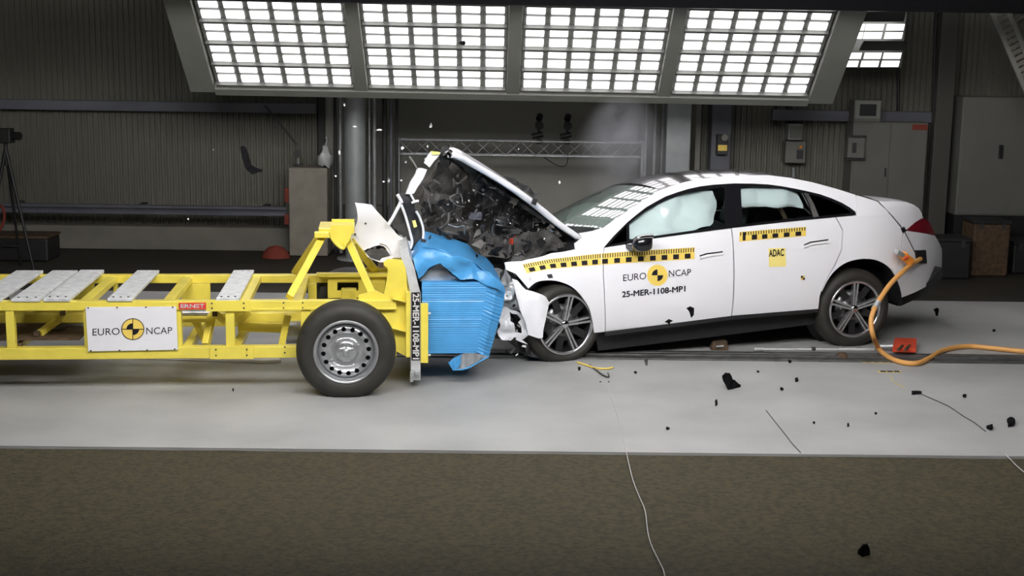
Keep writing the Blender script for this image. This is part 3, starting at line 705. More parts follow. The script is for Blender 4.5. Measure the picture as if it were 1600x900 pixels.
for k in range(NC + 1):
    f = k / NC; lx, ly = 761 - 16.5 * f, 443 + 107 * f
    rx = [(789, 455), (786, 480), (778, 508), (771, 532), (764, 557)]; g = f * 4; i = min(int(g), 3); t = g - i
    qx, qy = rx[i][0] + (rx[i + 1][0] - rx[i][0]) * t, rx[i][1] + (rx[i + 1][1] - rx[i][1]) * t
    A = T.px(lx, ly, .355); B = T.px(qx, qy, .40)
    r = ridge(k) * 1.2
    M = (A + B) * .5 + Vector((.0, -.02 + r, .012 * noise.noise(Vector((k * .35, 0, 9)))))
    vs += [A + Vector((0, r * .4, 0)), M, B + Vector((0, r, 0)), B + Vector((.02, .9, .0)), A + Vector((0, .98, 0))]
for k in range(NC):
    for j in range(5): fs.append((5 * k + j, 5 * k + (j + 1) % 5, 5 * k + 5 + (j + 1) % 5, 5 * k + 5 + j))
fs += [(0, 4, 3, 2, 1), (5 * NC, 5 * NC + 1, 5 * NC + 2, 5 * NC + 3, 5 * NC + 4)]
m = MB(); m.add(vs, fs); m.build('crushed_layer', 'barrier_blue', blk)['label'] = 'blue crumpled front layer of the crash block'
# torn cladding sheet over the block
def clad(x, y):
    p = T.px(x, y, .335); s = math.sin((x - 650) * .075) * .022 + math.sin(y * .13 + x * .03) * .014
    return p + Vector((0, s, 0))
cl = [(645, 404), (652, 394), (661, 386), (677, 388), (690, 391), (703.6, 395.7), (718, 399), (731, 404), (742.7, 410), (757, 424), (774.5, 433.6), (787, 446), (789, 458), (775, 450), (760, 446), (744, 438.5), (733, 437), (720.7, 435), (706, 428.7), (700, 423), (696, 416.5), (689, 411.5), (679, 413), (673, 418), (667, 424), (654.7, 436), (648, 420)]
sheet('cladding_sheet', [cl], clad, 'barrier_blue', tro, th=.006, step=5, amp=.014, freq=13)['label'] = 'torn blue cladding sheet curling over the block'
up = [clad(*q) for q in ((645, 404), (652, 394), (661, 386), (677, 388), (703.6, 395.7), (718, 399), (742.7, 410), (757, 424), (774.5, 433.6), (787, 446))]
rws = []
for j in range(7):
    f = j / 6; rws.append([p + Vector((.02 * f, 1.0 * f, -.10 * math.sin(f * 3) * (1 if i < 5 else .5))) + Vector(noise.noise_vector(p * 9 + Vector((f * 4, 0, 0)))) * .02 * f for i, p in enumerate(up)])
loft('cladding_top', rws, 'barrier_blue', tro, th=.006, inward=(0, 0, -1))
sheet('foil_core', [[(655, 437), (667, 425), (679, 414), (689, 412.5), (697, 418), (706, 430), (722, 437), (745, 441), (700, 442), (660, 441)]], lambda x, y: T.px(x, y, .42), 'foil_grey', tro, th=.5, step=6, amp=.012, freq=12)
# hanging flap under the block
fl = [(701, 565.6), (704, 572), (708.5, 578), (716, 576), (720, 568), (719.5, 559.5), (721, 552), (712, 558)]
sheet('cladding_flap', [fl], lambda x, y: T.px(x, y, .33) + Vector((0, .012 * math.sin(x * .4), 0)), 'barrier_blue', tro, th=.004, step=4, amp=.008, freq=14)
fl = [(708.5, 578), (722, 577), (733, 574), (744, 567), (752.5, 560.7), (764, 557), (745, 551), (735, 552), (721, 552), (719.5, 559.5), (720, 568), (716, 576)]
sheet('foil_flap', [fl], lambda x, y: T.px(x, y, .345) + Vector((0, .02 * math.sin(x * .25), 0)), 'foil_grey', tro, th=.004, step=4, amp=.012, freq=14)
MB().tube([T.px(*q, .33) for q in ((701, 566), (708.5, 578), (722, 577.5), (733, 574.5), (744, 568), (764, 557))], .007, 6).build('flap_hem', 'barrier_blue', tro)

# ------------------------------------------------------------------ signs on the near side
ys = YN - .016
q = pp(((133.5, 480), (275, 479), (278, 546.5), (138, 549)), ys)
sg = MB().prism(q, (0, .010, 0)).build('sign_board', 'sign_white', tro); sg['label'] = 'white sign board with crash-test lettering and target mark'
for px, py in ((138, 481), (183, 480.5), (228, 480), (270, 480), (142, 548), (187, 547.5), (230, 547), (273, 545.5)):
    p = T.px(px, py, ys); MB().tube([(p.x, ys - .004, p.z), (p.x, ys, p.z)], .006, 8).build('screw', 'dark_steel', sg)
f1 = lambda x, y: T.px(x, y, ys - .0015); f2 = lambda x, y: T.px(x, y, ys - .003); f3 = lambda x, y: T.px(x, y, ys - .0045)
lettering('EURO', quad_map((144.5, 524.5), (187, 523), (187, 512.2), (144.5, 513.5), f1), 'print_black', sg)
lettering('NCAP', quad_map((228.5, 522.5), (269, 521.5), (269, 511), (228.5, 511.8), f1), 'print_black', sg)
def target_mark(parent, fa, fb, fc, cx, cy, rx, ry, ring=True):
    m = MB(); vs, fs = sector(fa, cx, cy, rx, ry, 0, 360, 0, 36); m.add(vs, fs); d = m.build('target_disc', 'print_yellow', parent)
    m = MB()
    for a0 in (90, 270): vs, fs = sector(fb, cx, cy, rx * .55, ry * .55, a0, a0 + 90, 0, 10); m.add(vs, fs)
    if ring:
        vs, fs = sector(fb, cx, cy, rx, ry, 0, 360, .93, 40); m.add(vs, fs)
        k = .03
        m.add([fc(cx - rx * k, cy - ry), fc(cx + rx * k, cy - ry), fc(cx + rx * k, cy + ry), fc(cx - rx * k, cy + ry)], [(0, 1, 2, 3)])
        m.add([fc(cx - rx, cy - ry * k), fc(cx + rx, cy - ry * k), fc(cx + rx, cy + ry * k), fc(cx - rx, cy + ry * k)], [(0, 1, 2, 3)])
    m.build('target_quadrants', 'print_black', parent)
target_mark(sg, f1, f2, f3, 207.5, 514.3, 18, 17)
for a, b, c, d in ((279.5, 473, 322, 483.5), (567, 470.5, 606.5, 481.5)):
    q = pp(((a, b + .4), (c, b), (c, d - .3), (a, d)), ys + (.0 if a < 400 else .036)); yy = q[0].y
    er = MB().prism(q, (0, .004, 0)).build('name_plate', 'print_red', tro); er['label'] = 'small red name plate with white lettering'
    ff = lambda x, y, yy=yy: T.px(x, y, yy - .0015)
    lettering('ERNST', quad_map((a + 3, d - 2.2), (c - 3, d - 2.5), (c - 3, b + 2), (a + 3, b + 2.4), ff), 'print_white', er, bold=.035)

# ------------------------------------------------------------------ wheels
def steel_wheel(x, y, z, out):
    """out = -1: outer side faces the camera"""
    w = empty('wheel', (x, y, z)); w.parent = tro; s = -out
    prof = [(.212, .035), (.228, .012), (.245, .002), (.285, -.004), (.325, .010), (.343, .035), (.352, .06), (.354, .10), (.354, .15), (.352, .19), (.343, .215), (.325, .24), (.285, .252), (.245, .248), (.228, .24), (.212, .22)]
    m = MB(); m.lathe([(r, h * s) for r, h in (prof if s > 0 else prof[::-1])], seg=72)
    m.v = [(vx, vy, max(vz, -z + .001)) for vx, vy, vz in m.v]
    ty = m.build('tyre', 'tyre', w)
    m = MB()
    for h in (.085, .125, .165):
        m.lathe([(.3552, (h - .005) * s), (.3556, h * s), (.3552, (h + .005) * s)], seg=72)
    m.v = [(vx, vy, max(vz, -z + .0015)) for vx, vy, vz in m.v]; m.build('tread_groove', 'black', w)
    m = MB(); m.lathe([(r, h * s) for r, h in ((.228, .016), (.231, .004), (.226, .000), (.214, .006), (.207, .022), (.200, .050), (.198, .20), (.205, .23))], seg=64); m.build('rim', 'steel_wheel', w)
    def pr(r):
        K = ((0, .012), (.028, .014), (.034, .030), (.062, .030), (.075, .036), (.092, .066), (.115, .070), (.132, .050), (.150, .034), (.172, .036), (.190, .052), (.202, .070))
        for (r0, h0), (r1, h1) in zip(K, K[1:]):
            if r <= r1: return h0 + (h1 - h0) * (r - r0) / (r1 - r0)
        return .07
    ring = lambda cx, cy, r, n: [(cx + r * math.cos(2 * math.pi * k / n), cy + r * math.sin(2 * math.pi * k / n)) for k in range(n)]
    holes = [ring(.161 * math.cos(2 * math.pi * (k + .25) / 16), .161 * math.sin(2 * math.pi * (k + .25) / 16), .0175, 10) for k in range(16)]
    sheet('wheel_disc', [ring(0, 0, .2, 64)] + holes, lambda u, v: Vector((u, pr(math.hypot(u, v)) * s, v)), 'steel_wheel', w, th=.006 , step=.02, inward=Vector((0, s, 0)))
    m = MB(); m.lathe([(.001, .10 * s), (.19, .10 * s)], seg=32); m.build('brake_drum', 'black', w)
    m = MB(); m.lathe([(.001, .004 * s), (.018, .004 * s), (.024, .012 * s), (.026, .03 * s)], seg=20); m.build('hub_cap', 'galvanised', w)
    for k in range(5):
        a = 2 * math.pi * k / 5 + .3; c = Vector((.050 * math.cos(a), 0, .050 * math.sin(a)))
        MB().tube([c + Vector((0, .032 * s, 0)), c + Vector((0, .016 * s, 0))], .009, 6).build('lug_nut', 'galvanised', w)
    return w
for x in (0.0, -3.05):
    steel_wheel(x, 0.0, .332, -1); steel_wheel(x, 1.69, .332, 1)
    MB().tube([(x, .2, .332), (x, 1.5, .332)], .04, 14).build('axle', 'dark_steel', tro)
    part('axle_bracket', (x - .06, .33, .29), (x + .06, .40, .56)); part('axle_bracket', (x - .06, 1.29, .29), (x + .06, 1.36, .56))
# white board lying on the concrete below
A, B = on_floor(120, 558), on_floor(437, 569)
bw = Frame(A, math.atan2(B.y - A.y, B.x - A.x)); L = (B - A).length
m = MB().prism([(0, 0, .004), (L - .12, 0, .004), (L, .05, .004), (L - .04, .12, .004), (L - .15, .16, .004), (0, .16, .004)], (0, 0, .02)); o = m.build('white_board', 'sign_white', bevel=.003)
o.location = A; o.rotation_euler = (0, 0, bw.a); tag(o, 'long white board lying on the concrete under the yellow trolley', 'board')
# ================================================================== CAR
_A, _B = on_floor(887, 566), on_floor(1337, 543)
K = Frame(_A, math.atan2(_B.y - _A.y, _B.x - _A.x))
CW = 1.80
car = empty('car', K.o, K.a)
tag(car, 'white four-door saloon car with a crushed front end hitting the blue barrier', 'car')
def zbelt(x): return .915 + .0936 * (x - .316)
def S(x, z):
    """inset of the body side from its widest plane"""
    zb = zbelt(x); s = 0.0
    if z < .55: s += .55 * (.55 - z) ** 2
    elif z < zb: s += .065 * ((z - .55) / (zb - .55)) ** 2
    else: s += .065 + (z - zb) * .62
    if x > 2.6: s += .42 * (x - 2.6) ** 2
    if x < .2: s += .10 * (.2 - x) ** 2
    return s
def cxz(px, py):
    y = .08
    for _ in range(14):
        p = K.px(px, py, y); y = S(p.x, p.z)
    return p.x, p.z
def cp(px, py, off=0.0):
    x, z = cxz(px, py); return Vector((x, S(x, z) + off, z))
def mir(p): return Vector((p.x, CW - p.y, p.z))
def panel(name, px_loops, mt, off=0.0, th=.02, step=.07, parent=None, far=True, amp=0.0, freq=6, label=None):
    loops = [[cxz(*q) for q in l] for l in px_loops]
    o = sheet(name, loops, lambda x, z: Vector((x, S(x, z) + off, z)), mt, parent or car, th=th, step=step, amp=amp, freq=freq)
    if label: o['label'] = label
    if far: sheet(name, loops, lambda x, z: Vector((x, CW - S(x, z) - off, z)), mt, parent or car, th=th, step=step, inward=Vector((0, -1, 0)))
    return o
R_OUT = [(941, 357), (960, 343), (980, 329.5), (1000, 316), (1016, 306), (1032, 297), (1050, 290), (1070, 284), (1092, 279.5), (1118, 276), (1160, 273.5), (1200, 273.5), (1235, 278), (1268, 284.5), (1305, 294.5), (1337, 304.5)]
D_TOP = [(943.5, 386.5), (959, 368.5), (980, 347.5), (995, 335), (1010, 323.5), (1025, 315), (1040, 307), (1058, 300.5), (1076, 295), (1095, 291), (1115, 288.5), (1148, 286.5), (1175, 286.8), (1200, 288), (1222, 291), (1244, 295), (1263, 299), (1281.6, 303.5), (1300, 310), (1316, 317), (1328, 324), (1337, 331)]
D_BOT = [(1338, 336), (1281.6, 341), (1216, 347.5), (1136, 356.8), (1070, 365.5), (1010, 373.8), (980, 380.5)]
ARCH_F = [(928.5, 520), (927, 507), (921, 482.7), (908.7, 463), (894, 448.5), (874, 440), (855, 438), (838, 441), (825.6, 451)]
ARCH_R = [(1404, 443), (1393.5, 422), (1374.6, 408.5), (1350.5, 404.3), (1323, 410), (1302, 425.7), (1288.5, 446)]
ARCH_F = [tuple(v) for v in arc(ARCH_F, 4)]; ARCH_R = [tuple(v) for v in arc(ARCH_R, 4)]
panel('front_fender', [[(789, 410.5), (801, 409), (816, 408.5), (825, 405.5), (835, 404), (848, 401), (862, 396), (880, 394), (899, 390), (898, 381), (910, 372), (905, 365), (927, 361), (941, 357), (943.5, 386.5), (942, 400), (942, 430), (944, 470), (945, 518.6)] + ARCH_F + [(814, 437), (806, 428), (791, 421.5)]], 'car_white', far=False)
panel('roof_rail', [R_OUT + [(1338.5, 331)] + D_TOP[::-1]], 'car_white')
fd = panel('front_door', [[(944.8, 387.5), (980, 381.7), (1010, 375), (1070, 366.7), (1136, 358), (1142, 357.2), (1142, 493.6), (1040, 506.5), (946.3, 518.4), (945.3, 470), (943.3, 430), (943.3, 400)]], 'car_white')
rd = panel('rear_door', [[(1144, 356.9), (1216, 348.7), (1281.6, 342.2), (1305, 340), (1316, 360), (1314, 390), (1303, 415), (1290, 437.5), (1283, 455), (1280.5, 463.6), (1278.5, 482.5), (1144, 493.2)]], 'car_white')
panel('rear_quarter', [[(1306.8, 339.8), (1338.3, 337), (1338.8, 331), (1338, 305), (1352, 309), (1368, 314), (1376, 320), (1394, 338), (1411, 358), (1406, 395), (1399, 431)] + ARCH_R[4:] + [(1284.5, 455.5), (1291.8, 438), (1304.8, 416), (1315.8, 391), (1317.8, 360)]], 'car_white')
panel('bumper', [[(1412.5, 360.5), (1418, 360.7), (1440, 364), (1461, 367), (1468, 378), (1472, 388), (1472, 402), (1471.5, 415), (1469, 424), (1463, 434), (1454, 443), (1443, 450), (1429.7, 456.7), (1407.3, 465.3), (1404.4, 444), (1400.3, 431.5), (1407, 396)]], 'car_white')
panel('trunk_side', [[(1370, 313.8), (1380, 315), (1398, 314.5), (1416, 315.5), (1428, 320), (1436, 326), (1440, 333), (1442, 340.2), (1430, 347), (1417, 358.5), (1412.5, 358.5), (1395, 337.5), (1377, 319.8)]], 'car_white')
tl = panel('tail_light', [[(1417.6, 359.7), (1423, 353), (1430, 348), (1437, 343.5), (1443.5, 340.8), (1448, 343.5), (1452, 348), (1457, 357), (1461, 366)]], 'tail_red', off=-.006, th=.03, label='dark red wrap-around tail light')
# black inner shell just behind the skin, wheel wells, sills
panel('inner_shell', [[(835, 408), (899, 392), (941, 360), (958, 372), (1010, 376), (1136, 359), (1216, 350), (1281, 343), (1340, 338), (1345, 309), (1368, 318), (1410, 359), (1462, 372), (1466, 415), (1450, 441), (1409, 463)] + ARCH_R + [(1280, 464), (1278, 481), (946, 516), (930, 517)] + ARCH_F[1:]], 'plastic_black', off=.03, th=.012, step=.12)
for c, r in ((K.px(884, 503, .05), .40), (K.px(1344, 480, .05), .41)):
    n = 24
    for y0, y1 in ((.30, .32), (CW - .32, CW - .30)): m = MB(); m.lathe([(.001, y0), (r, y0), (r, y1), (.001, y1)], c=(c.x, 0, c.z), seg=36); m.build('wheel_well', 'plastic_black', car)
    m = MB()
    pts = [(c.x + r * math.cos(math.pi * k / n), .06, c.z + r * math.sin(math.pi * k / n)) for k in range(n + 1)]
    m.add(pts + [(x, .31, z) for x, y, z in pts], [(k, k + 1, n + 2 + k, n + 1 + k) for k in range(n)], True)
    m.build('wheel_arch_liner', 'plastic_black', car)
MB().prism([K.px(*q, .14) for q in ((928, 516), (1282, 482), (1284, 500), (1268, 507), (1100, 528), (935, 548))], (0, CW - .28, 0)).build('underbody', 'plastic_black', car)
MB().prism([K.px(*q, .03) for q in ((946, 519), (1143, 494.5), (1278, 483), (1278, 488), (1143, 499.5), (946, 525))], (0, .10, 0)).build('sill_trim', 'plastic_black', car)
MB().prism([K.px(*q, .30) for q in ((1404, 462), (1430, 452), (1452, 440), (1468, 422), (1472, 418), (1473, 432), (1462, 447), (1438, 464), (1408, 478), (1402, 478))], (0, CW - .60, 0)).build('diffuser', 'plastic_black', car)
# glazing
FQ = [(952, 383.5), (962, 371), (979, 352.5), (979.5, 377.5)]
FG = [(984, 376.5), (983.5, 350.5), (996, 340), (1010, 330), (1025, 321), (1040, 313.5), (1058, 306.5), (1076, 301), (1095, 296.5), (1115, 294), (1132, 293), (1134, 353.5), (1070, 362.5), (1010, 371)]
RG = [(1157.5, 293), (1175, 291.5), (1199, 292), (1222, 294.5), (1244, 299), (1254, 301.5), (1263, 318), (1269.5, 338), (1216, 344.5), (1161, 351)]
RQ = [(1263, 303.5), (1281, 307.5), (1298, 313.5), (1314, 321), (1328, 329.5), (1331, 333), (1281, 338)]
panel('window_surround', [D_TOP + D_BOT, FQ, FG, RG, RQ], 'car_black', off=.005, th=.02)
panel('quarter_light', [FQ], 'quarter_glass', off=.010, th=.004)
panel('window_pane', [FG], 'window_glass', off=.010, th=.004); panel('window_pane', [RG], 'window_glass', off=.010, th=.004)
panel('quarter_light', [RQ], 'quarter_glass', off=.010, th=.004)
panel('door_pillar', [[(1135.5, 292), (1156.5, 291.5), (1160, 351.5), (1136, 355)]], 'car_black', off=.001, th=.006)
panel('window_divider', [[(1256, 301), (1263, 302.5), (1272, 319), (1280, 338.5), (1271, 339.5), (1265, 319)]], 'plastic_dark', off=.001, th=.006)
# lofted panels between the two sides
def cross(name, pxs, mt, bulge, n=14, th=0.0, inward=(0, 0, -1), shrink=0.0, u0=-1, u1=1):
    near = [cp(*q) for q in pxs]; rws = []; bulges = bulge if isinstance(bulge, list) else [bulge] * len(near)
    for p, bulge in zip(near, bulges):
        row = []
        for j in range(n + 1):
            u = u0 + (u1 - u0) * j / n; q = Vector((p.x, CW / 2 + u * (CW / 2 - p.y), p.z)) + Vector(bulge) * (1 - u * u); row.append(q)
        rws.append(row)
    return loft(name, rws[::-1] if name == 'windscreen' else rws, mt, car, th=th, inward=inward)
cross('windscreen', R_OUT[:6], 'windscreen_glass', [(-.17 + .028 * k, 0, -.012 + .007 * k) for k in range(6)])
cross('roof', R_OUT[5:], 'car_black', (0, 0, .040), th=.02)
cross('rear_window', [(1337, 304.5), (1352, 309), (1370, 313.8)], 'car_black', (0, 0, .05), th=.01)
cross('trunk_lid', [(1370, 313.8), (1380, 315), (1398, 314.5), (1416, 315.5), (1428, 320), (1436, 326)], 'car_white', (0, 0, .025), th=.02)
cross('rear_fascia', [(1436, 326), (1442, 340.2), (1461, 367), (1468, 378), (1472, 388), (1472, 402), (1471.5, 415), (1469, 424), (1463, 434), (1454, 443)], 'car_white', (.045, 0, 0), th=.02, inward=(-1, 0, 0))
# thin black wiper / cowl strip at the windscreen foot
wl = [cp(941, 357), cp(905, 366)]
cowl = []
for k in range(3):
    row = []
    for j in range(13):
        u = -1 + 2 * j / 12; p = cp(941, 357) + (cp(897, 384) - cp(941, 357)) * (k / 2)
        row.append(Vector((p.x - .17 * (1 - u * u), CW / 2 + u * (CW / 2 - p.y), p.z - .03 - .02 * (1 - u * u))))
    cowl.append(row)
loft('cowl', cowl, 'plastic_black', car, th=.02, inward=(0, 0, -1))
# interior: airbags, seats, parcel shelf
def bag(name, pxs, off, amp):
    loops = [[cxz(*q) for q in pxs]]
    xs = [p[0] for p in loops[0]]; zs = [p[1] for p in loops[0]]; cx, cz = (min(xs) + max(xs)) / 2, (min(zs) + max(zs)) / 2; rx, rz = (max(xs) - min(xs)) / 2, (max(zs) - min(zs)) / 2
    def mf(x, z):
        q = max(0, 1 - ((x - cx) / rx) ** 4 * .8 - ((z - cz) / rz) ** 4 * .8)
        return Vector((x, S(x, z) + off - .05 * q + .016 * math.sin(x * 19 + math.sin(z * 13) * 1.2), z))
    return sheet(name, loops, mf, 'airbag', car, th=.09, step=.03, amp=amp * 1.6, freq=9)
bag('curtain_airbag', [(978, 384), (986, 356), (1012, 331), (1046, 312), (1082, 302), (1108, 298), (1121, 301), (1126, 318), (1122, 345), (1112, 355), (1098, 357), (1060, 366), (1005, 378)], .085, .012)['label'] = 'inflated white curtain airbag in the front window'
bag('curtain_airbag', [(1158, 293), (1200, 291), (1238, 297), (1252, 303), (1262, 320), (1262, 326), (1215, 325), (1160, 325)], .085, .010)['label'] = 'inflated white curtain airbag in the rear window'
for ch in [o for o in car.children if o.name.startswith('curtain_airbag')]:
    me = ch.data.copy(); me.flip_normals()
    for v in me.vertices: v.co.y = CW - v.co.y
    link('curtain_airbag', me, None, car)
for x in (.95, 1.85):
    for y in (.22, 1.0):
        m = MB(); m.add([(x, y, .35), (x + .5, y, .35), (x + .5, y + .55, .35), (x, y + .55, .35), (x - .04, y, .52), (x + .5, y, .50), (x + .5, y + .55, .50), (x - .04, y + .55, .52)], [(0, 3, 2, 1), (4, 5, 6, 7), (0, 1, 5, 4), (1, 2, 6, 5), (2, 3, 7, 6), (3, 0, 4, 7)])
        m.bar((x + .48, y + .275, .48), (x + .66, y + .275, 1.02), .52, .13, up=(0, 1, 0)); m.bar((x + .67, y + .275, 1.04), (x + .70, y + .275, 1.18), .24, .09, up=(0, 1, 0))
        m.build('seat', 'seat_dark', car, bevel=.03)
MB().box((.35, .15, .30), (2.6, CW - .15, .33)).build('cabin_floor', 'plastic_black', car)
MB().box((2.55, .22, .80), (3.1, CW - .22, 1.02)).build('parcel_shelf', 'plastic_black', car)
MB().tube([cp(1215, 322, .14), cp(1224, 318, .12), cp(1236, 338, .14), cp(1244, 350, .16)], .02, 8).build('seat_belt', 'brown_rag', car)
MB().box((.36, .2, .72), (.62, CW - .2, .95)).build('dashboard', 'plastic_black', car, bevel=.03)
# front airbags behind the windscreen
for k, (x, y, r_) in enumerate(((.60, .52, .26), (.60, 1.22, .30))):
    m = MB(); m.lathe([(math.sin(math.pi * k2 / 12) + 1e-3, -math.cos(math.pi * k2 / 12)) for k2 in range(13)], seg=22, axis='z')
    m.v = [(x + vx * r_ * .75, y + vy * r_ * 1.15, .99 + vz * r_ * .72) for vx, vy, vz in m.v]; o = m.build('front_airbag', 'airbag', car)
    for v in o.data.vertices: v.co += Vector(noise.noise_vector(v.co * 7)) * .02
# door furniture
for dr, pts in ((fd, ((1092.6, 399), (1104, 395.3), (1128.6, 392.3), (1128.6, 393.8), (1105, 397), (1093, 400.3))), (rd, ((1255.7, 382), (1266, 377.4), (1293.6, 373.6), (1293.6, 375.2), (1267, 379.2), (1256, 383.4)))):
    h = panel('door_handle', [pts], 'car_black', off=-.008, th=.01, parent=dr, far=False, step=.2)
    lo = [(x, y + 2.0) for x, y in pts[:3]] + [(x, y + 5.5) for x, y in pts[:3]][::-1]
    panel('door_handle', [lo], 'car_white', off=-.014, th=.014, parent=dr, far=False, step=.2)
mr = empty('wing_mirror', cp(992, 376, -.16)); mr.parent = car
m = MB(); n = 14
for i in range(9):
    t = -1 + 2 * i / 8; k = (1 - abs(t) ** 3) ** .5
    for j in range(n):
        a = 2 * math.pi * j / n; c, s_ = math.cos(a), math.sin(a)
        m.v.append((t * .088, math.copysign(abs(c) ** .7, c) * .075 * max(k, .05), math.copysign(abs(s_) ** .7, s_) * .066 * max(k, .05) * (1 + .1 * t) + .008 * t))
for i in range(8):
    for j in range(n): m.f.append((i * n + j, i * n + (j + 1) % n, (i + 1) * n + (j + 1) % n, (i + 1) * n + j)); m.sm.append(True)
m.f += [tuple(range(n))[::-1], tuple(range(8 * n, 9 * n))]; m.sm += [False, False]
m.build('mirror_housing', 'car_black', mr)
MB().tube([(-.065, -.05, .05), (0, -.055, .062), (.07, -.05, .062)], .016, 8).build('mirror_trim', 'chrome', mr)
MB().bar((-.03, .05, -.05), (-.06, .17, -.04), .06, .03).build('mirror_stalk', 'car_black', mr)
# wire and markers across the rear quarter
MB().tube([cp(*q, -.006) for q in ((1370, 313), (1392, 336), (1411, 359), (1421, 378), (1430, 396))], .004, 6).build('sensor_wire', 'plastic_black', car)
panel('marker_patch', [[(1407, 357), (1412, 354), (1415.5, 361), (1410, 364)]], 'car_black', off=-.008, th=.006, far=False, step=.3)
panel('socket_plate', [[(1428.5, 391), (1445, 390.5), (1446.5, 411), (1431.5, 411)]], 'plastic_black', off=-.02, th=.018, far=False, step=.3)['label'] = 'black square socket plate on the rear bumper'

# ------------------------------------------------------------------ printed tapes and lettering
def ruler(name, top, bot, squares, tick_every, dr):
    def edge(l, u):
        n = len(l) - 1; xs = [p[0] for p in l]; x = xs[0] + (xs[-1] - xs[0]) * u
        for (xa, ya), (xb, yb) in zip(l, l[1:]):
            if x <= xb + 1e-6: return x, ya + (yb - ya) * (x - xa) / (xb - xa)
        return l[-1]
    def f(u, v):
        a, b = edge(bot, u), edge(top, u); return a[0] * (1 - v) + b[0] * v, a[1] * (1 - v) + b[1] * v
    n = 24; tape = MB(); vs = []
    for i in range(n + 1):
        for v in (0, .5, 1): vs.append(cp(*f(i / n, v), -.003))
    tape.add(vs, [(3 * i + j, 3 * i + 3 + j, 3 * i + 4 + j, 3 * i + 1 + j) for i in range(n) for j in (0, 1)])
    tp = tape.build(name, 'print_yellow', dr); mk = MB()
    def q(u0, u1, v0, v1): mk.add([cp(*f(u0, v0), -.0045), cp(*f(u1, v0), -.0045), cp(*f(u1, v1), -.0045), cp(*f(u0, v1), -.0045)], [(0, 1, 2, 3)])
    for u, w, hgt in squares: q(u - w / 2, u + w / 2, .08, hgt)
    for i in range(tick_every):
        u = (i + .5) / tick_every; q(u - .0030 * 60 / tick_every, u + .0030 * 60 / tick_every, .60, .98)
    mk.build('ruler_marks', 'print_black', tp); tp['label'] = 'yellow measuring tape with black squares and ticks'
ruler('ruler_tape', [(816, 413), (835, 409), (860, 404.5), (900, 400), (939, 396)], [(823, 427), (835, 424.5), (860, 420), (900, 416.5), (939, 413.5)], [((k + .62) / 7.2, .075, .5) for k in range(7)], 34, car)
ruler('ruler_tape', [(940, 396), (990, 392.3), (1040, 389.3), (1085, 386.5)], [(940, 413.5), (990, 410.2), (1040, 407.3), (1085, 404.5)], [(u, .062, .5) for u in (.035, .165, .29, .42, .55, .675, .80, .925)], 38, fd)
ruler('ruler_tape', [(1155, 362.5), (1205, 358.5), (1259, 354.4)], [(1155, 377.5), (1205, 373), (1259, 368.5)], [(.07, .045, .95), (.225, .08, .6), (.38, .08, .55), (.54, .085, .55), (.71, .085, .55), (.885, .085, .55)], 26, rd)
D1 = lambda x, y: cp(x, y, -.003); D2 = lambda x, y: cp(x, y, -.0045); D3 = lambda x, y: cp(x, y, -.006)
lettering('EURO', quad_map((973.5, 439.5), (1009.5, 436), (1009.5, 425.5), (973.5, 429), D1), 'print_black', fd)
lettering('NCAP', quad_map((1044.8, 432.4), (1079.5, 430), (1079.5, 420), (1044.8, 422.3), D1), 'print_black', fd)
target_mark(fd, D1, D2, D3, 1027, 430, 16, 16.5, ring=False)
lettering('25-MER-1108-MP1', quad_map((972, 464.5), (1070.5, 455.3), (1070.5, 446.5), (972, 455.6), D1), 'print_black', fd, bold=.045)
m = MB(); m.add([D1(1200.5, 388), D1(1227, 387.5), D1(1228, 416), D1(1201.5, 417)], [(0, 1, 2, 3)]); ad = m.build('tag_sticker', 'print_pale_yellow', rd)
lettering('ADAC', quad_map((1201.3, 401), (1224.3, 399.5), (1224.3, 388.8), (1201.3, 390.4), D2), 'print_black', ad, bold=.04)
m = MB(); m.add([D1(1251, 431), D1(1257, 430.5), D1(1257.3, 437), D1(1251.3, 437.5)], [(0, 1, 2, 3)]); sm_ = m.build('small_target', 'print_yellow', rd)
m = MB(); m.add([D2(1251, 431), D2(1254, 430.7), D2(1254.2, 434), D2(1251.2, 434.3)], [(0, 1, 2, 3)]); m.add([D2(1254.2, 434), D2(1257.2, 433.7), D2(1257.3, 437), D2(1254.3, 437.3)], [(0, 1, 2, 3)]); m.build('target_quadrants', 'print_black', sm_)
m = MB(); m.add([D1(854, 429), D1(862, 428), D1(864, 434), D1(857, 435)], [(0, 1, 2, 3)]); m.build('torn_clip', 'plastic_black', car)

# the body leans: its far side has dropped a little in the impact
def lean(o):
    for ch in o.children:
        if ch.type == 'MESH':
            for v in ch.data.vertices:
                c = v.co; k = min(1, max(0, (c.z - .4) / .5)); c.z -= .072 * max(0, c.y - .3) * k
        lean(ch)
lean(car)
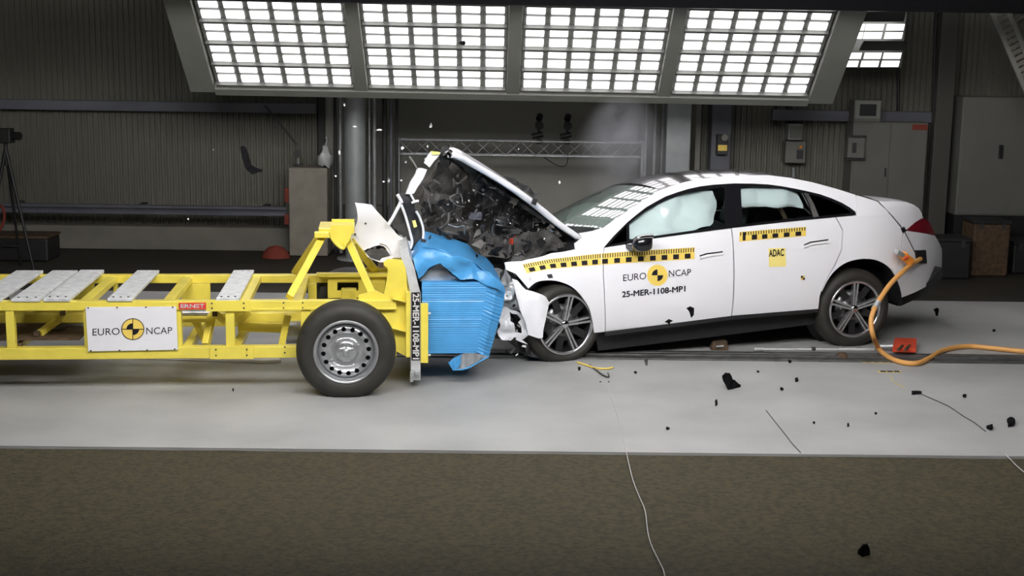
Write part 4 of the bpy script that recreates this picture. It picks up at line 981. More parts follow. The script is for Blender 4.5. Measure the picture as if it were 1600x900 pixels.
# ------------------------------------------------------------------ alloy wheels
def alloy_wheel(px, py, y, R, rr, yaw, rot, flat=0.0):
    c = K.px(px, py, y); w = empty('wheel', c, yaw); w.parent = car; near = y < .9
    if not near: w.rotation_euler.z = yaw + math.pi
    prof = [(rr, .03), (rr + .012, .008), (rr + .03, .0), (R - .055, -.002), (R - .022, .012), (R - .006, .035), (R, .06), (R, .165), (R - .006, .19), (R - .022, .213), (R - .055, .225), (rr + .01, .215)]
    m = MB(); m.lathe(prof, seg=72)
    if flat: m.v = [(vx, vy, max(vz, -flat)) for vx, vy, vz in m.v]
    m.build('tyre', 'tyre', w)
    m = MB(); m.lathe([(rr + .004, .022), (rr + .008, .008), (rr + .001, .002), (rr - .012, .004), (rr - .017, .016)], seg=64); m.build('rim', 'alloy', w)
    m = MB(); m.lathe([(rr - .014, .012), (rr - .02, .05), (rr - .03, .13), (rr - .03, .20), (.02, .20)], seg=48); m.build('rim_barrel', 'alloy_dark', w)
    m = MB(); m.lathe([(.05, .085), (.155, .085), (.155, .10), (.05, .10)], seg=40, closed=True); m.build('brake_disc', 'metal_scrap', w)
    m = MB(); m.lathe([(.001, .008), (.024, .008), (.032, .016), (.036, .06), (.05, .10)], seg=24); m.build('hub_cap', 'chrome', w)
    for k in range(5):
        a = math.radians(rot + 72 * k); sp = MB(); u = Vector((math.cos(a), 0, math.sin(a))); t = Vector((-math.sin(a), 0, math.cos(a)))
        for s in (-1, 1):
            p0 = u * .028 + t * (.010 * s); p1 = u * (rr - .008) + t * (.017 * s)
            ws0, ws1 = t * .0075, t * .0085
            sp.add([p0 - ws0 + Vector((0, .022, 0)), p0 + ws0 + Vector((0, .022, 0)), p1 + ws1 + Vector((0, .010, 0)), p1 - ws1 + Vector((0, .010, 0)),
                    p0 - ws0 + Vector((0, .06, 0)), p0 + ws0 + Vector((0, .06, 0)), p1 + ws1 + Vector((0, .05, 0)), p1 - ws1 + Vector((0, .05, 0))],
                   [(0, 1, 2, 3), (7, 6, 5, 4), (0, 4, 5, 1), (1, 5, 6, 2), (2, 6, 7, 3), (3, 7, 4, 0)])
        sp.build('spoke', 'alloy', w)
        b = a + math.radians(36); v = Vector((math.cos(b), 0, math.sin(b)))
        MB().bar(v * .10 + Vector((0, .06, 0)), v * (rr - .02) + Vector((0, .045, 0)), .06, .012, up=(0, 1, 0)).build('spoke_fin', 'alloy_dark', w)
    return w
alloy_wheel(885, 507.5, .03, .335, .242, math.radians(9), 79, flat=.312)
alloy_wheel(1337, 483.5, .03, .342, .240, 0, 90)
alloy_wheel(885, 504.5, .03, .335, .242, math.radians(9), 79).location = (0.0, CW - .03, .34)
alloy_wheel(1337, 483.5, .03, .342, .240, 0, 90).location = (2.57, CW - .03, .345)
for ch in car.children:
    if ch.name.startswith('wheel') and ch.type == 'EMPTY' and ch.location.y > .9: ch.rotation_euler.z = math.pi
MB().tube([(0, .24, .34), (0, CW - .24, .34)], .035, 12).build('axle', 'dark_steel', car); MB().tube([(2.57, .24, .34), (2.57, CW - .24, .34)], .035, 12).build('axle', 'dark_steel', car)
# ================================================================== WRECKED FRONT END
rnd = random.Random(11)
def kp(px, py, y): return K.px(px, py, y)
# raised bonnet: folded up, seen from its underside
hp = [(911, 371), (893, 358.5), (875, 346), (855, 329.5), (834, 312.5), (810, 295), (785.6, 279), (765, 266.5), (744.7, 255), (728, 245.5), (716, 240.5), (708, 240)]
near = [kp(*q, .17) for q in hp]
rws = []
for i, p in enumerate(near):
    row = []
    for j in range(13):
        u = j / 12; f = i / (len(near) - 1)
        row.append(Vector((p.x + .02 * math.sin(u * 3.1) * f, .17 + u * 1.49 * (1 - .80 * f ** 2.2), p.z + .05 * math.sin(u * math.pi) - .03 * f * u)) + Vector(noise.noise_vector(Vector((p.x * 3, u * 4, p.z)))) * .02 * f)
    rws.append(row)
inw = Vector((-.55, 0, -.83))
hood = loft('bonnet', rws, 'car_white', car, th=.012, inward=inw); hood['label'] = 'white bonnet folded steeply upwards'
# turned-down near edge of the bonnet
edge = [[p, p + inw * (.028 + .012 * math.sin(i * 1.3)) + Vector((0, -.004, 0)), p + inw * (.045) + Vector((0, .06, 0))] for i, p in enumerate(near)]
loft('bonnet_edge', edge, 'car_white', hood, th=.004, inward=(0, 1, 0))
und = [[q + inw * (.030 + .022 * (1 if (3 < j < 10 and 1 < i < 10) else 0)) for j, q in enumerate(r[1:-1])] for i, r in enumerate(rws)]
loft('bonnet_lining', und, 'insulation', hood, th=.008, inward=inw)
for a, b in ((2, 9), (9, 3), (5, 6)):
    MB().bar(rws[2][a] + inw * .06, rws[9][b] + inw * .06, .07, .03).build('bonnet_rib', 'plastic_dark', hood)
hg = [kp(*q, .15) for q in ((897, 384), (902, 376), (912, 373), (905, 381))]; MB().prism(hg, (0, .05, 0)).build('hinge', 'plastic_black', hood)
MB().bar(kp(832, 314, .14), kp(838, 316, .14), .03, .05).build('bonnet_clip', 'plastic_black', hood)
# torn front half of the bonnet: two white strips and the ragged lining hanging under them
sheet('bonnet_strip', [[(652, 263), (660, 262.5), (668, 265.5), (661, 280), (653, 292), (646.7, 302), (640, 303.5), (634, 303), (642, 284)]], lambda x, y: kp(x, y, .30), 'car_white', car, th=.02, step=6, amp=.008, freq=14)['label'] = 'torn white bonnet strip leaning left'
sheet('bonnet_strip', [[(673, 238), (680, 237), (688, 238), (682, 248), (679, 252), (671, 262), (663, 254), (667, 246)]], lambda x, y: kp(x, y, .32), 'car_white', car, th=.02, step=5, amp=.008, freq=14)['label'] = 'short torn white bonnet piece near the top'
sheet('pale_clip', [[(673, 236), (686, 237.5), (688, 241), (676, 242)]], lambda x, y: kp(x, y, .30), 'print_pale_yellow', car, th=.015, step=6)
# big torn fender skin with a ragged hole
fo = [(554, 316), (566.7, 317.8), (582, 320.4), (591, 331), (599, 340), (606.7, 349), (614, 358), (622, 365.6), (629, 371.5), (635.6, 375.6), (644.4, 377.8), (643, 385.6), (640, 391), (635.6, 397.8), (626.7, 404.4), (618, 404), (607, 409), (598, 412), (589, 409), (580, 406), (573, 402), (560, 389), (549, 373), (553, 365), (555.6, 355.6), (558.5, 347), (559, 337.8), (557, 326)]
fh = [(569, 394.5), (576, 392), (580, 391), (588, 387), (595.5, 385.5), (602, 388), (607, 393), (610, 400), (601, 404), (593, 408.5), (586, 407), (580, 405.5), (574, 399)]
def fmap(x, y): return kp(x, y, .30) + Vector((0, .05 * math.cos((x - 600) * .03) + .03 * math.sin((y - 350) * .05), 0))
tf = sheet('torn_fender', [fo, fh], fmap, 'car_white', car, th=.010, step=5, amp=.010, freq=9); tf['label'] = 'torn white front fender skin with a ragged hole'
MB().tube([fmap(*q) + Vector((0, -.008, 0)) for q in ((596, 381), (606, 384), (612, 391), (613, 398))], .008, 6).build('fender_flange', 'car_white', tf)
for q in ((572, 350), (556, 367)): 
    p = fmap(*q); MB().tube([p, p + Vector((0, -.006, 0))], .008, 8).build('hole_plug', 'plastic_black', tf)
sheet('fender_liner', [[(569, 395), (580, 391), (596, 386), (607, 393), (610, 400), (593, 408)]], lambda x, y: kp(x, y, .36), 'plastic_dark', tf, th=.01, step=5, amp=.02, freq=16)
# white inner-frame bars
for pts, r, lab in ((((607, 351), (613, 341), (619, 330), (626, 316)), .014, 0), (((621, 304), (624, 309), (628, 317)), .014, 0), (((627, 320), (632, 333), (637, 349), (641, 364), (644, 378), (641, 389)), .011, 0),
                    (((641, 302), (645, 310), (648, 315)), .009, 0), (((643, 317), (648, 315), (654, 314)), .010, 0), (((650, 330), (656, 340), (661, 356), (661, 372), (657, 386), (647, 395)), .010, 0), (((640, 245), (646, 254), (652, 264)), .007, 1), (((661, 291), (667, 306), (671, 320), (674, 331)), .006, 1)):
    MB().tube(arc([kp(*q, .30) for q in pts], 5), r, 8).build('frame_bar', 'metal_scrap' if lab else 'car_white', car)
sheet('inner_wing', [[(626, 304), (637, 303), (643, 312), (652, 330), (660, 355), (660, 375), (653, 388), (644, 391), (646, 378), (641, 360), (634, 338), (628, 318)]], lambda x, y: kp(x, y, .34), 'plastic_black', car, th=.02, step=6, amp=.02, freq=11)
sheet('inner_wing', [[(612, 352), (627, 322), (634, 340), (641, 362), (643, 377), (632, 371), (622, 363)]], lambda x, y: kp(x, y, .42), 'plastic_dark', car, th=.02, step=6, amp=.015, freq=11)
MB().prism([kp(*q, .325) for q in ((644, 345), (649, 344), (652, 354), (647, 356))], (0, .01, 0)).build('yellow_tag', 'print_pale_yellow', car)
# headlamp / fog unit scraps at the barrier lip
sheet('bumper_scrap', [[(628, 404), (640, 396), (650, 390), (658, 386), (654, 395), (646, 402), (636, 406)]], lambda x, y: kp(x, y, .24), 'car_white', car, th=.01, step=4, amp=.012, freq=16)
# ragged lining and crumpled bulkhead sheets filling the engine bay, front to back
def crumple(name, loop, y, mt, amp=.05, freq=6, th=.01, seed=0, slope=0.0, step=8):
    cx = sum(q[0] for q in loop) / len(loop)
    return sheet(name, [loop], lambda px, py: kp(px, py, y + slope * (px - cx)), mt, car, th=th, step=step, amp=amp, freq=freq, seed=seed, smooth=False)
crumple('torn_lining', [(703, 243), (714, 244), (747, 263), (786, 291), (824, 320), (850, 345), (845, 372), (800, 390), (745, 405), (700, 393), (664, 384), (664, 360), (658, 332), (650, 310), (648, 300), (662, 282), (672, 264), (684, 254), (695, 246)], 1.25, 'insulation', .10, 4.5, seed=3)
crumple('torn_lining', [(682, 256), (700, 262), (716, 290), (730, 330), (722, 362), (690, 372), (668, 350), (660, 318), (668, 284)], .78, 'plastic_dark', .08, 7, seed=8)
crumple('torn_lining', [(716, 250), (742, 268), (790, 300), (822, 330), (800, 352), (768, 330), (738, 300)], .62, 'plastic_black', .06, 8, seed=12)
crumple('bulkhead', [(806, 330), (838, 330), (862, 352), (897, 379), (897, 390), (862, 397), (835, 405), (800, 412), (760, 412), (735, 404), (740, 380), (776, 350)], .95, 'plastic_dark', .07, 7, seed=5)
crumple('battery_cover', [(742, 372), (786, 352), (812, 358), (820, 388), (790, 404), (752, 404)], .55, 'insulation', .04, 9, seed=21)
crumple('inner_wing', [(800, 372), (850, 362), (896, 383), (896, 390), (862, 397), (835, 404), (800, 410)], .28, 'plastic_dark', .035, 10, seed=30)
crumple('radiator', [(690, 352), (738, 344), (748, 396), (742, 410), (700, 396)], .55, 'metal_scrap', .03, 12, seed=33).data.materials[0] = MATS['plastic_dark']
for k, (px, py, w, mt) in enumerate(((742, 338, 16, 'blue_steel'), (803, 377, 13, 'red_plastic'), (778, 350, 22, 'plastic_black'), (826, 352, 15, 'plastic_black'), (720, 372, 20, 'plastic_black'), (852, 366, 18, 'plastic_dark'), (700, 320, 14, 'plastic_black'), (765, 380, 18, 'plastic_dark'))):
    c = kp(px, py, .38 + .03 * k); s = w / 200 / 2
    m = MB().box((-s, -s, -s * .7), (s, s * .8, s * .7)); m.box((-s * .4, -s * 1.2, -s * .2), (s * .7, -s, s * .9)); m.tube([(0, 0, s * .7), (s * .5, 0, s * 1.4)], s * .25)
    o = m.build('engine_part', mt, car, bevel=.006); o.location = c; o.rotation_euler = (rnd.uniform(-.6, .6), rnd.uniform(-.6, .6), rnd.uniform(-.6, .6))
for k in range(22):
    px, py = rnd.uniform(672, 870), 0
    py = rnd.uniform(max(258, 262 + (px - 745) * .68 + 14), 398); y = rnd.uniform(.3, .75)
    pts = [kp(px, py, y)]
    for j in range(4): pts.append(pts[-1] + Vector((rnd.uniform(-.09, .09), rnd.uniform(-.05, .05), rnd.uniform(-.08, .08))))
    MB().tube(arc(pts, 4), rnd.choice((.004, .006, .009, .012)), 6).build('hose', rnd.choice(('plastic_black', 'plastic_black', 'plastic_dark', 'metal_scrap')), car)
# loose torn scraps hanging in the bay (too many and too small to tell apart)
def scraps(n, mt, s0, s1, name, seed):
    r = random.Random(seed); m = MB()
    for k in range(n):
        px = r.uniform(660, 890); top = 262 + max(0, px - 745) * .68 + 10 + (max(0, 690 - px) * 1.0)
        py = r.uniform(top, 402); c = kp(px, py, r.uniform(.22, .8)); s = r.uniform(s0, s1)
        a = Vector([r.uniform(-1, 1) for _ in range(3)]).normalized(); b = a.cross(Vector([r.uniform(-1, 1) for _ in range(3)])).normalized(); n_ = a.cross(b) * .006
        q = [c + a * s * r.uniform(.5, 1.3), c + b * s * r.uniform(.3, .8), c - a * s * r.uniform(.4, 1.1), c - b * s * r.uniform(.2, .7)]
        m.prism(q, n_)
    o = m.build(name, mt, car); o['kind'] = 'stuff'; return o
scraps(150, 'plastic_black', .015, .06, 'plastic_scraps', 1); scraps(90, 'insulation', .02, .07, 'lining_scraps', 2); scraps(46, 'metal_scrap', .006, .022, 'metal_scraps', 3); scraps(16, 'car_white', .006, .02, 'paint_scraps', 4)
# dark ragged plume above the folded edge
crumple('torn_lining', [(690, 228), (698, 226), (702, 240), (706, 252), (698, 262), (690, 258), (686, 244)], .5, 'plastic_black', .02, 14, seed=41, step=5)
crumple('torn_lining', [(786, 276), (800, 278), (822, 292), (842, 303), (836, 309), (818, 298), (800, 287)], 1.4, 'plastic_black', .03, 14, seed=44, step=5)
# crushed bumper and wing between barrier and front wheel
def wmap(y): return lambda px, py: kp(px, py, y)
sheet('torn_wing', [[(803, 437), (812, 440), (824, 453), (832, 455), (840, 458), (847, 460), (853, 463.5), (858, 471), (857, 479), (854.5, 487), (851, 505), (846.7, 526.7), (841, 528.5), (836.7, 527.8), (825.6, 524.4), (824, 509), (819, 497), (813, 484), (809, 469), (806.7, 453)]], lambda px, py: kp(px, py, -.05) + Vector((0, .05 * max(0, (470 - py) / 35) ** 1.5 + .02 * math.sin((px - 803) * .12), 0)), 'car_white', car, th=.008, step=4, amp=.008, freq=10)['label'] = 'bent white wing flap in front of the wheel'
sheet('crumpled_bumper', [[(782, 478), (790, 481), (800, 484), (808, 486), (815, 493), (820, 500), (824, 512), (826, 524), (816, 530), (807, 528), (798, 533), (788, 529), (781, 520), (778, 505)], [(800, 488), (809, 490), (814, 498), (812, 504), (817, 510), (815, 519), (808, 521), (803, 515), (805, 507), (799, 500)]], wmap(.02), 'car_white', car, th=.008, step=4, amp=.035, freq=14, smooth=False)['label'] = 'crumpled white bumper corner with torn holes'
crumple('crumpled_bumper', [(783, 432), (792, 424), (803, 432), (808, 450), (811, 470), (815, 484), (800, 486), (786, 480), (782, 460)], .06, 'foil_grey', .05, 12, seed=51, step=4)
crumple('bumper_core', [(780, 424), (800, 420), (815, 440), (824, 470), (826, 505), (826, 530), (838, 548), (842, 562), (815, 556), (795, 540), (780, 530), (776, 490), (782, 450)], .20, 'plastic_dark', .06, 9, seed=55, step=5)
crumple('bumper_core', [(812, 526), (832, 526), (846, 532), (850, 552), (858, 564), (838, 562), (820, 552)], .06, 'plastic_black', .03, 10, seed=58, step=5)
crumple('crash_beam', [(742, 412), (770, 420), (800, 424), (806, 440), (790, 440), (770, 432), (750, 424)], .35, 'foil_grey', .03, 14, seed=61, step=4)
sheet('splinter', [[(807, 527), (816, 531), (825, 538), (815, 535), (806, 531)]], wmap(0.0), 'car_white', car, th=.008, step=4)
sheet('arch_liner', [[(832, 446), (846, 441), (852, 447), (854, 458), (845, 457), (836, 454)]], wmap(.22), 'foil_grey', car, th=.01, step=4, amp=.01, freq=14)
for k in range(26):
    px, py = rnd.uniform(778, 836), rnd.uniform(430, 556); c = kp(px, py, rnd.uniform(.0, .16)); s = rnd.uniform(.008, .03)
    a = Vector([rnd.uniform(-1, 1) for _ in range(3)]).normalized() * s; b = Vector([rnd.uniform(-1, 1) for _ in range(3)]).normalized() * s
    MB().prism([c + a, c + b, c - a, c - b * .6], a.cross(b).normalized() * .006).build('torn_bit', rnd.choice(('plastic_black', 'car_white', 'foil_grey', 'plastic_dark')), car)

# ================================================================== CABLES AND FLOOR ITEMS
# orange tow cable with clamp
oc = empty('tow_cable', on_floor(1430, 567)); tag(oc, 'thick orange cable looping from the rear bumper down to the floor', 'cable'); O = oc.location
def W(px, py, y): return K.world(K.px(px, py, y))
s0 = K.world(cp(1435, 404, -.03))
path = [s0, W(1424, 413, .02), W(1410, 425, -.10), W(1392, 443, -.20), W(1377, 464, -.27), W(1366, 483, -.32), W(1361, 503, -.36), W(1364, 524, -.40), on_floor(1372, 543, .05), on_floor(1385, 556, .025), on_floor(1405, 565, .022), on_floor(1430, 568, .022), on_floor(1450, 561, .022), on_floor(1470, 549, .022), on_floor(1492, 543, .022), on_floor(1516, 541, .022), on_floor(1545, 543.5, .022), on_floor(1575, 546.5, .022), on_floor(1600, 549, .022), on_floor(1660, 555, .022)]
MB().tube([p - O for p in arc(path, 6)], .021, 12).build('cable', 'cable_orange', oc)
p = W(1369, 478, -.31) - O; MB().tube([p + Vector((.02, 0, .045)), p + Vector((-.02, 0, -.035))], .025, 12).build('cable_joint', 'foil_grey', oc)
pa, pb, pc = W(1424, 410, .0), W(1410, 398, -.03), W(1400, 393, -.04)
MB().bar(pa - O, pb - O, .07, .055, up=(0, 1, 0)).build('clamp_body', 'orange', oc, bevel=.012); MB().bar(pb - O, pc - O, .04, .06, up=(0, 1, 0)).build('clamp_jaw', 'galvanised', oc, bevel=.004)
MB().tube([W(1419, 401, -.05) - O, W(1412, 405, -.05) - O], .012, 8).build('lever', 'red_plastic', oc)
# red clamp on the floor with rod
rc = empty('floor_clamp', on_floor(1409, 549)); tag(rc, 'flat red clamp lying on the floor behind the rear wheel', 'clamp'); O = rc.location
q = [on_floor(*t, .03) - O for t in ((1394, 550), (1431, 551), (1432, 534.5), (1398, 534))]; MB().prism(q, (0, 0, .035)).build('clamp_body', 'red_plastic', rc)
for px in (1403, 1414): MB().tube([on_floor(px, 547, .07) - O, on_floor(px + 7, 540, .07) - O], .012, 8).build('lever', 'brown_rag', rc)
MB().tube([on_floor(1366, 542, .03) - O, on_floor(1396, 541, .045) - O], .02, 10).build('jaw', 'galvanised', rc)
tb = empty('tow_rod', on_floor(1280, 547)); tag(tb, 'thin pale tow rod with fittings lying along the steel rail', 'rod'); O = tb.location
MB().tube([on_floor(1188, 546, .03) - O, on_floor(1366, 546, .03) - O], .010, 8).build('rod', 'wire_pale', tb)
MB().tube([on_floor(1178, 546, .03) - O, on_floor(1192, 546, .03) - O], .02, 10).build('end_fitting', 'galvanised', tb); MB().tube([on_floor(1268, 545, .035) - O, on_floor(1274, 545, .035) - O], .016, 10).build('collar', 'dark_steel', tb)
bp = empty('brake_pad_block', on_floor(1123, 546)); bp.name = 'brown_block'; tag(bp, 'small brown metal block on the rail under the car', 'block')
m = MB(); m.add([(-.075, -.05, .001), (.075, -.05, .001), (.075, .06, .001), (-.075, .06, .001), (-.06, -.03, .07), (.065, -.03, .085), (.05, .05, .08), (-.05, .05, .07)], [(0, 3, 2, 1), (4, 5, 6, 7), (0, 1, 5, 4), (1, 2, 6, 5), (2, 3, 7, 6), (3, 0, 4, 7)]); m.build('block_body', 'brown_rag', bp, bevel=.008)
MB().tube([(-.03, -.052, .035), (.03, -.052, .04)], .012, 8).build('pin', 'metal_scrap', bp)
bm_ = empty('dark_block', on_floor(1315, 559)); tag(bm_, 'small dark lump on the near edge of the steel rail', 'block')
m = MB(); m.lathe([(.001, .05), (.03, .045), (.055, .02), (.06, .001)], seg=10, axis='z'); o = m.build('lump', 'brown_rag', bm_)
for v in o.data.vertices: v.co += Vector(noise.noise_vector(v.co * 20)) * .012; v.co.z = max(v.co.z, .001)
# wires on the floor
for pts, r, mt, lab in ((((946, 606), (953, 617), (960, 635), (966, 655), (972, 680), (978, 704), (982, 722), (989, 750), (999, 776), (1008, 798), (1012, 830), (1018, 852), (1030, 877), (1037, 892), (1041, 915)), .0026, 'wire_pale', 'long thin pale wire trailing from the wheel across the asphalt'),
                        (((1197, 641), (1212, 660), (1228, 680), (1238, 693), (1251, 707)), .003, 'plastic_dark', 'thin dark line of wire on the concrete in front of the car'),
                        (((1391, 586), (1397, 597), (1413, 605)), .002, 'print_yellow', 'thin yellow thread beside the rail'),
                        (((1432, 611), (1445, 618), (1470, 629), (1486, 637), (1505, 650), (1522, 660), (1540, 674)), .003, 'plastic_dark', 'curved dark wire on the concrete right of the car'),
                        (((1570, 709), (1580, 719), (1590, 729), (1604, 741)), .0026, 'wire_pale', 'short pale wire on the asphalt at the right edge'),
                        (((902, 566), (918, 571), (930, 575), (948, 576), (958, 574)), .007, 'print_yellow', 'yellow plastic strap on the floor by the front wheel'),
                        (((921, 570), (930, 577), (942, 586), (951, 589), (950, 583)), .006, 'plastic_dark', 'short dark bent wire on the floor by the front wheel')):
    z = .004 if '__' not in lab else 0
    P = [on_floor(x, y, r + .002) for x, y in pts]; o = MB().tube(arc(P, 4), r, 6).build('loose_wire', mt); tag(o, lab, 'wire')
for (px, py, l, lab) in ((1368, 566, .11, 'yellow and black tape piece nearest the rail'), (1390, 581, .09, 'second yellow and black tape piece below the rail')):
    t = empty('tape_piece', on_floor(px, py)); tag(t, lab, 'tape'); MB().box((-l, -.02, .0005), (l, .02, .003)).build('strip', 'print_yellow', t)
    for k in (-.6, 0, .6): MB().box((l * k - .02, -.02, .0032), (l * k + .025, .02, .0045)).build('stripe', 'print_black', t)

# ------------------------------------------------------------------ flying and lying fragments
def shard(pts, Y, mt, label, th=.012, amp=.02, group=None, floor_=False, cat='fragment', kind_name='debris_fragment'):
    P = [on_floor(x, y, .02) if floor_ else on_y(x, y, Y) for x, y in pts]
    c = sum(P, Vector()) / len(P); L = [(p.x - c.x, p.y - c.y if floor_ else p.z - c.z) for p in P]
    if floor_: f = lambda u, v: Vector((u, v, 0)); inn = Vector((0, 0, -1))
    else: f = lambda u, v: Vector((u, amp * 1.5 * math.sin(u * 22 + v * 9), v)); inn = Vector((0, 1, 0))
    o = sheet(kind_name, [L], f, mt, None, th=th, step=.03, amp=amp * .5, freq=22, inward=inn, smooth=False); o.location = c
    if floor_:
        zmin = min(v.co.z for v in o.data.vertices); o.location.z = -zmin + .001
    return tag(o, label, cat, group)
def blob(px, py, w, h, k, seed):
    r = random.Random(seed); return [(px + w / 2 * math.cos(a) * r.uniform(.45, 1.15), py + h / 2 * math.sin(a) * r.uniform(.45, 1.15)) for a in [2 * math.pi * i / k + r.uniform(-.2, .2) for i in range(k)]]
shard([(1127, 585), (1134, 583), (1141, 583), (1144, 594), (1151, 598), (1160, 603), (1155, 610), (1154, 618), (1149, 620), (1140, 612), (1133, 601)], 9.75, 'soot', 'largest black plastic fragment in the air in front of the front door', .02, .03)
shard([(375, 231), (379, 228), (384, 230), (387, 244), (391, 257), (398, 262), (409, 266), (407, 270), (393, 272), (386, 267), (380, 250)], 10.2, 'soot', 'bent black L-shaped fragment flying above the trolley planks', .03, .02)
shard(blob(1352, 860, 28, 22, 9, 3), 6.4, 'soot', 'dark blurred fragment low over the foreground asphalt', .015, .02)
shard(blob(722, 67, 15, 8, 7, 5), 11.0, 'soot', 'black fragment flying in front of the lamp grid', .01, .01)
shard(blob(938, 602, 10, 12, 7, 6), 9.9, 'soot', 'black chip by the dark bent wire, left of a pair', .01, .01)
shard(blob(951, 602, 7, 17, 7, 8), 9.9, 'soot', 'black chip by the dark bent wire, right of a pair', .01, .01)
shard([(1072, 481), (1078, 479), (1085, 482), (1084, 492), (1080, 497), (1077, 488)], 10.35, 'soot', 'black chip in front of the lower front door, upper one', .01, .01)
shard([(1038, 503), (1045, 499), (1052, 502), (1047, 504), (1046, 509), (1043, 505)], 10.35, 'soot', 'small black star-shaped chip at the front door sill', .01, .01)
shard(blob(1578, 658, 18, 13, 8, 12), 0, 'soot', 'black ragged fragment on the concrete at the right edge', .02, .02, floor_=True)
shard(blob(1547, 666, 13, 8, 7, 13), 0, 'soot', 'smaller black fragment left of the ragged one at the right edge', .015, .02, floor_=True)
shard(blob(1251, 622, 9, 20, 7, 15), 9.8, 'plastic_dark', 'long grey sliver in front of the rear door', .01, .01)
shard(blob(1433, 611, 24, 5, 8, 16), 0, 'soot', 'flat black strip at the upper end of the curved wire', .01, .01, floor_=True)
shard(blob(1010, 565, 8, 15, 7, 17), 10.1, 'plastic_dark', 'grey chip in front of the sill behind the front wheel', .01, .01)
shard([(1458, 484), (1464, 481), (1468, 483), (1465, 494), (1462, 493), (1461, 488)], 12.4, 'soot', 'upright black chip on the floor behind the car tail', .01, .01)
shard(blob(1234, 565, 10, 8, 6, 19), 10.0, 'soot', 'black and white chip in front of the rear sill', .01, .01)
BL = ['below and left of the largest black fragment', 'below the rear door, left of a pair', 'below the rear door, right of a pair', 'alone low in front of the front door', 'just below the rail under the door gap', 'just below the rail behind the front wheel', 'right of the curved dark wire', 'midway between the two dark wires', 'on the far concrete right of the car tail', 'in front of the trolley splice plates', 'right under the front tyre', 'right of the short straight wire', 'left of the curved dark wire']
for k, (px, py, w, h) in enumerate(((1119, 626, 6, 9), (1222, 605, 8, 6), (1245, 590, 8, 7), (1043, 666, 6, 4), (1184, 578, 5, 4), (993, 579, 5, 4), (1508, 616, 10, 5), (1325, 661, 4, 6), (1553, 514, 6, 4), (364, 606, 4, 4), (905, 573, 8, 6), (1272, 657, 4, 4), (1368, 643, 5, 4))):
    shard(blob(px, py, w, h, 6, 30 + k), 0, 'soot', 'tiny black chip on the concrete ' + BL[k], .008, .008, 'tiny black chips on the floor', floor_=True)
WL = ['at the upper left of the round column', 'on the middle of the round column', 'flat and long, right of the round column', 'above the torn bonnet tip', 'left of the round column beside a pipe', 'beside the concrete block top', 'low beside the bay pipes, right of a pair', 'low beside the bay pipes, left of a pair', 'above the bonnet before the windscreen', 'before the left corrugated wall', 'below the guard rail on the left', 'at the left end of the lattice truss', 'under the left end of the lattice truss', 'on the lattice truss above the bonnet', 'left of the short bonnet piece', 'beside the bonnet tip', 'just above the short bonnet piece', 'left of the torn white bonnet strip']
for k, (px, py, w, h) in enumerate(((538, 163, 4, 7), (554, 198, 8, 3), (592, 203, 11, 4), (673, 197, 5, 10), (530, 238, 4, 8), (524, 275, 5, 4), (607, 281, 5, 9), (599, 284, 6, 5), (874, 285, 5, 5), (333, 234, 3, 3), (294, 342, 4, 4), (628, 232, 6, 8), (634, 253, 5, 5), (810, 233, 3, 3), (664, 248, 3, 6), (700, 244, 4, 6), (668, 229, 4, 5), (627, 282, 5, 5))):
    shard(blob(px, py, w, h, 5, 60 + k), 10.6 + (k % 5) * .15, 'sign_white' if k % 3 else 'metal_scrap', 'tiny bright flying chip ' + WL[k], .006, .006, 'tiny bright chips in the air')

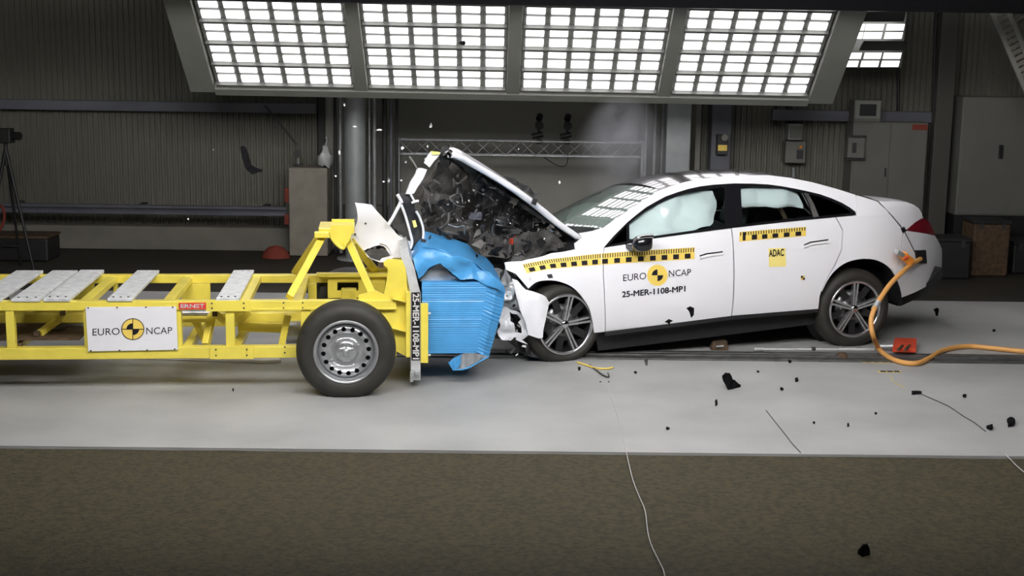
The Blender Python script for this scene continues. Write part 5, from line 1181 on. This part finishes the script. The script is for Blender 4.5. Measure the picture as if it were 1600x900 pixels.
# ------------------------------------------------------------------ dust and smoke
def smoke(name, c, sx, sy, sz, dens, label, seed, colr=(.75, .76, .80)):
    m = MB(); m.lathe([(math.sin(math.pi * k / 14) + 1e-3, -math.cos(math.pi * k / 14)) for k in range(15)], seg=24, axis='z'); o = m.build(name, None); o.location = c; o.scale = (sx, sy, sz)
    mt = bpy.data.materials.new(name); mt.use_nodes = True; nt = mt.node_tree; nt.nodes.clear()
    out = nt.nodes.new('ShaderNodeOutputMaterial'); v = nt.nodes.new('ShaderNodeVolumePrincipled'); v.inputs['Color'].default_value = (*colr, 1); v.inputs['Anisotropy'].default_value = 0.2
    tc = nt.nodes.new('ShaderNodeTexCoord'); ln = nt.nodes.new('ShaderNodeVectorMath'); ln.operation = 'LENGTH'; nt.links.new(tc.outputs['Object'], ln.inputs[0])
    mr_ = nt.nodes.new('ShaderNodeMapRange'); mr_.inputs['From Min'].default_value = 1.0; mr_.inputs['From Max'].default_value = .25; nt.links.new(ln.outputs['Value'], mr_.inputs['Value'])
    nz = nt.nodes.new('ShaderNodeTexNoise'); nz.inputs['Scale'].default_value = 2.2; nz.inputs['Detail'].default_value = 3; nz.noise_dimensions = '4D'; nz.inputs['W'].default_value = seed; nt.links.new(tc.outputs['Object'], nz.inputs['Vector'])
    m2 = nt.nodes.new('ShaderNodeMapRange'); m2.inputs['From Min'].default_value = .38; m2.inputs['From Max'].default_value = .68; nt.links.new(nz.outputs['Fac'], m2.inputs['Value'])
    a = nt.nodes.new('ShaderNodeMath'); a.operation = 'MULTIPLY'; nt.links.new(mr_.outputs[0], a.inputs[0]); nt.links.new(m2.outputs[0], a.inputs[1])
    b = nt.nodes.new('ShaderNodeMath'); b.operation = 'MULTIPLY'; b.inputs[1].default_value = dens; nt.links.new(a.outputs[0], b.inputs[0]); nt.links.new(b.outputs[0], v.inputs['Density'])
    nt.links.new(v.outputs[0], out.inputs['Volume']); o.data.materials.append(mt); mt.cycles.volume_step_rate = 2.0 if hasattr(mt, 'cycles') and hasattr(mt.cycles, 'volume_step_rate') else 1
    return tag(o, label, 'smoke', kind='stuff')
smoke('dust_cloud', K.world(kp(775, 345, .62)), .55, .30, .36, 1.6, 'grey dust hanging in the torn-open engine bay', 5.0, (.5, .49, .47))
smoke('smoke_puff', on_y(972, 240, 13.0), .46, .42, .58, 2.8, 'pale smoke puff rising behind the windscreen', 2.0)
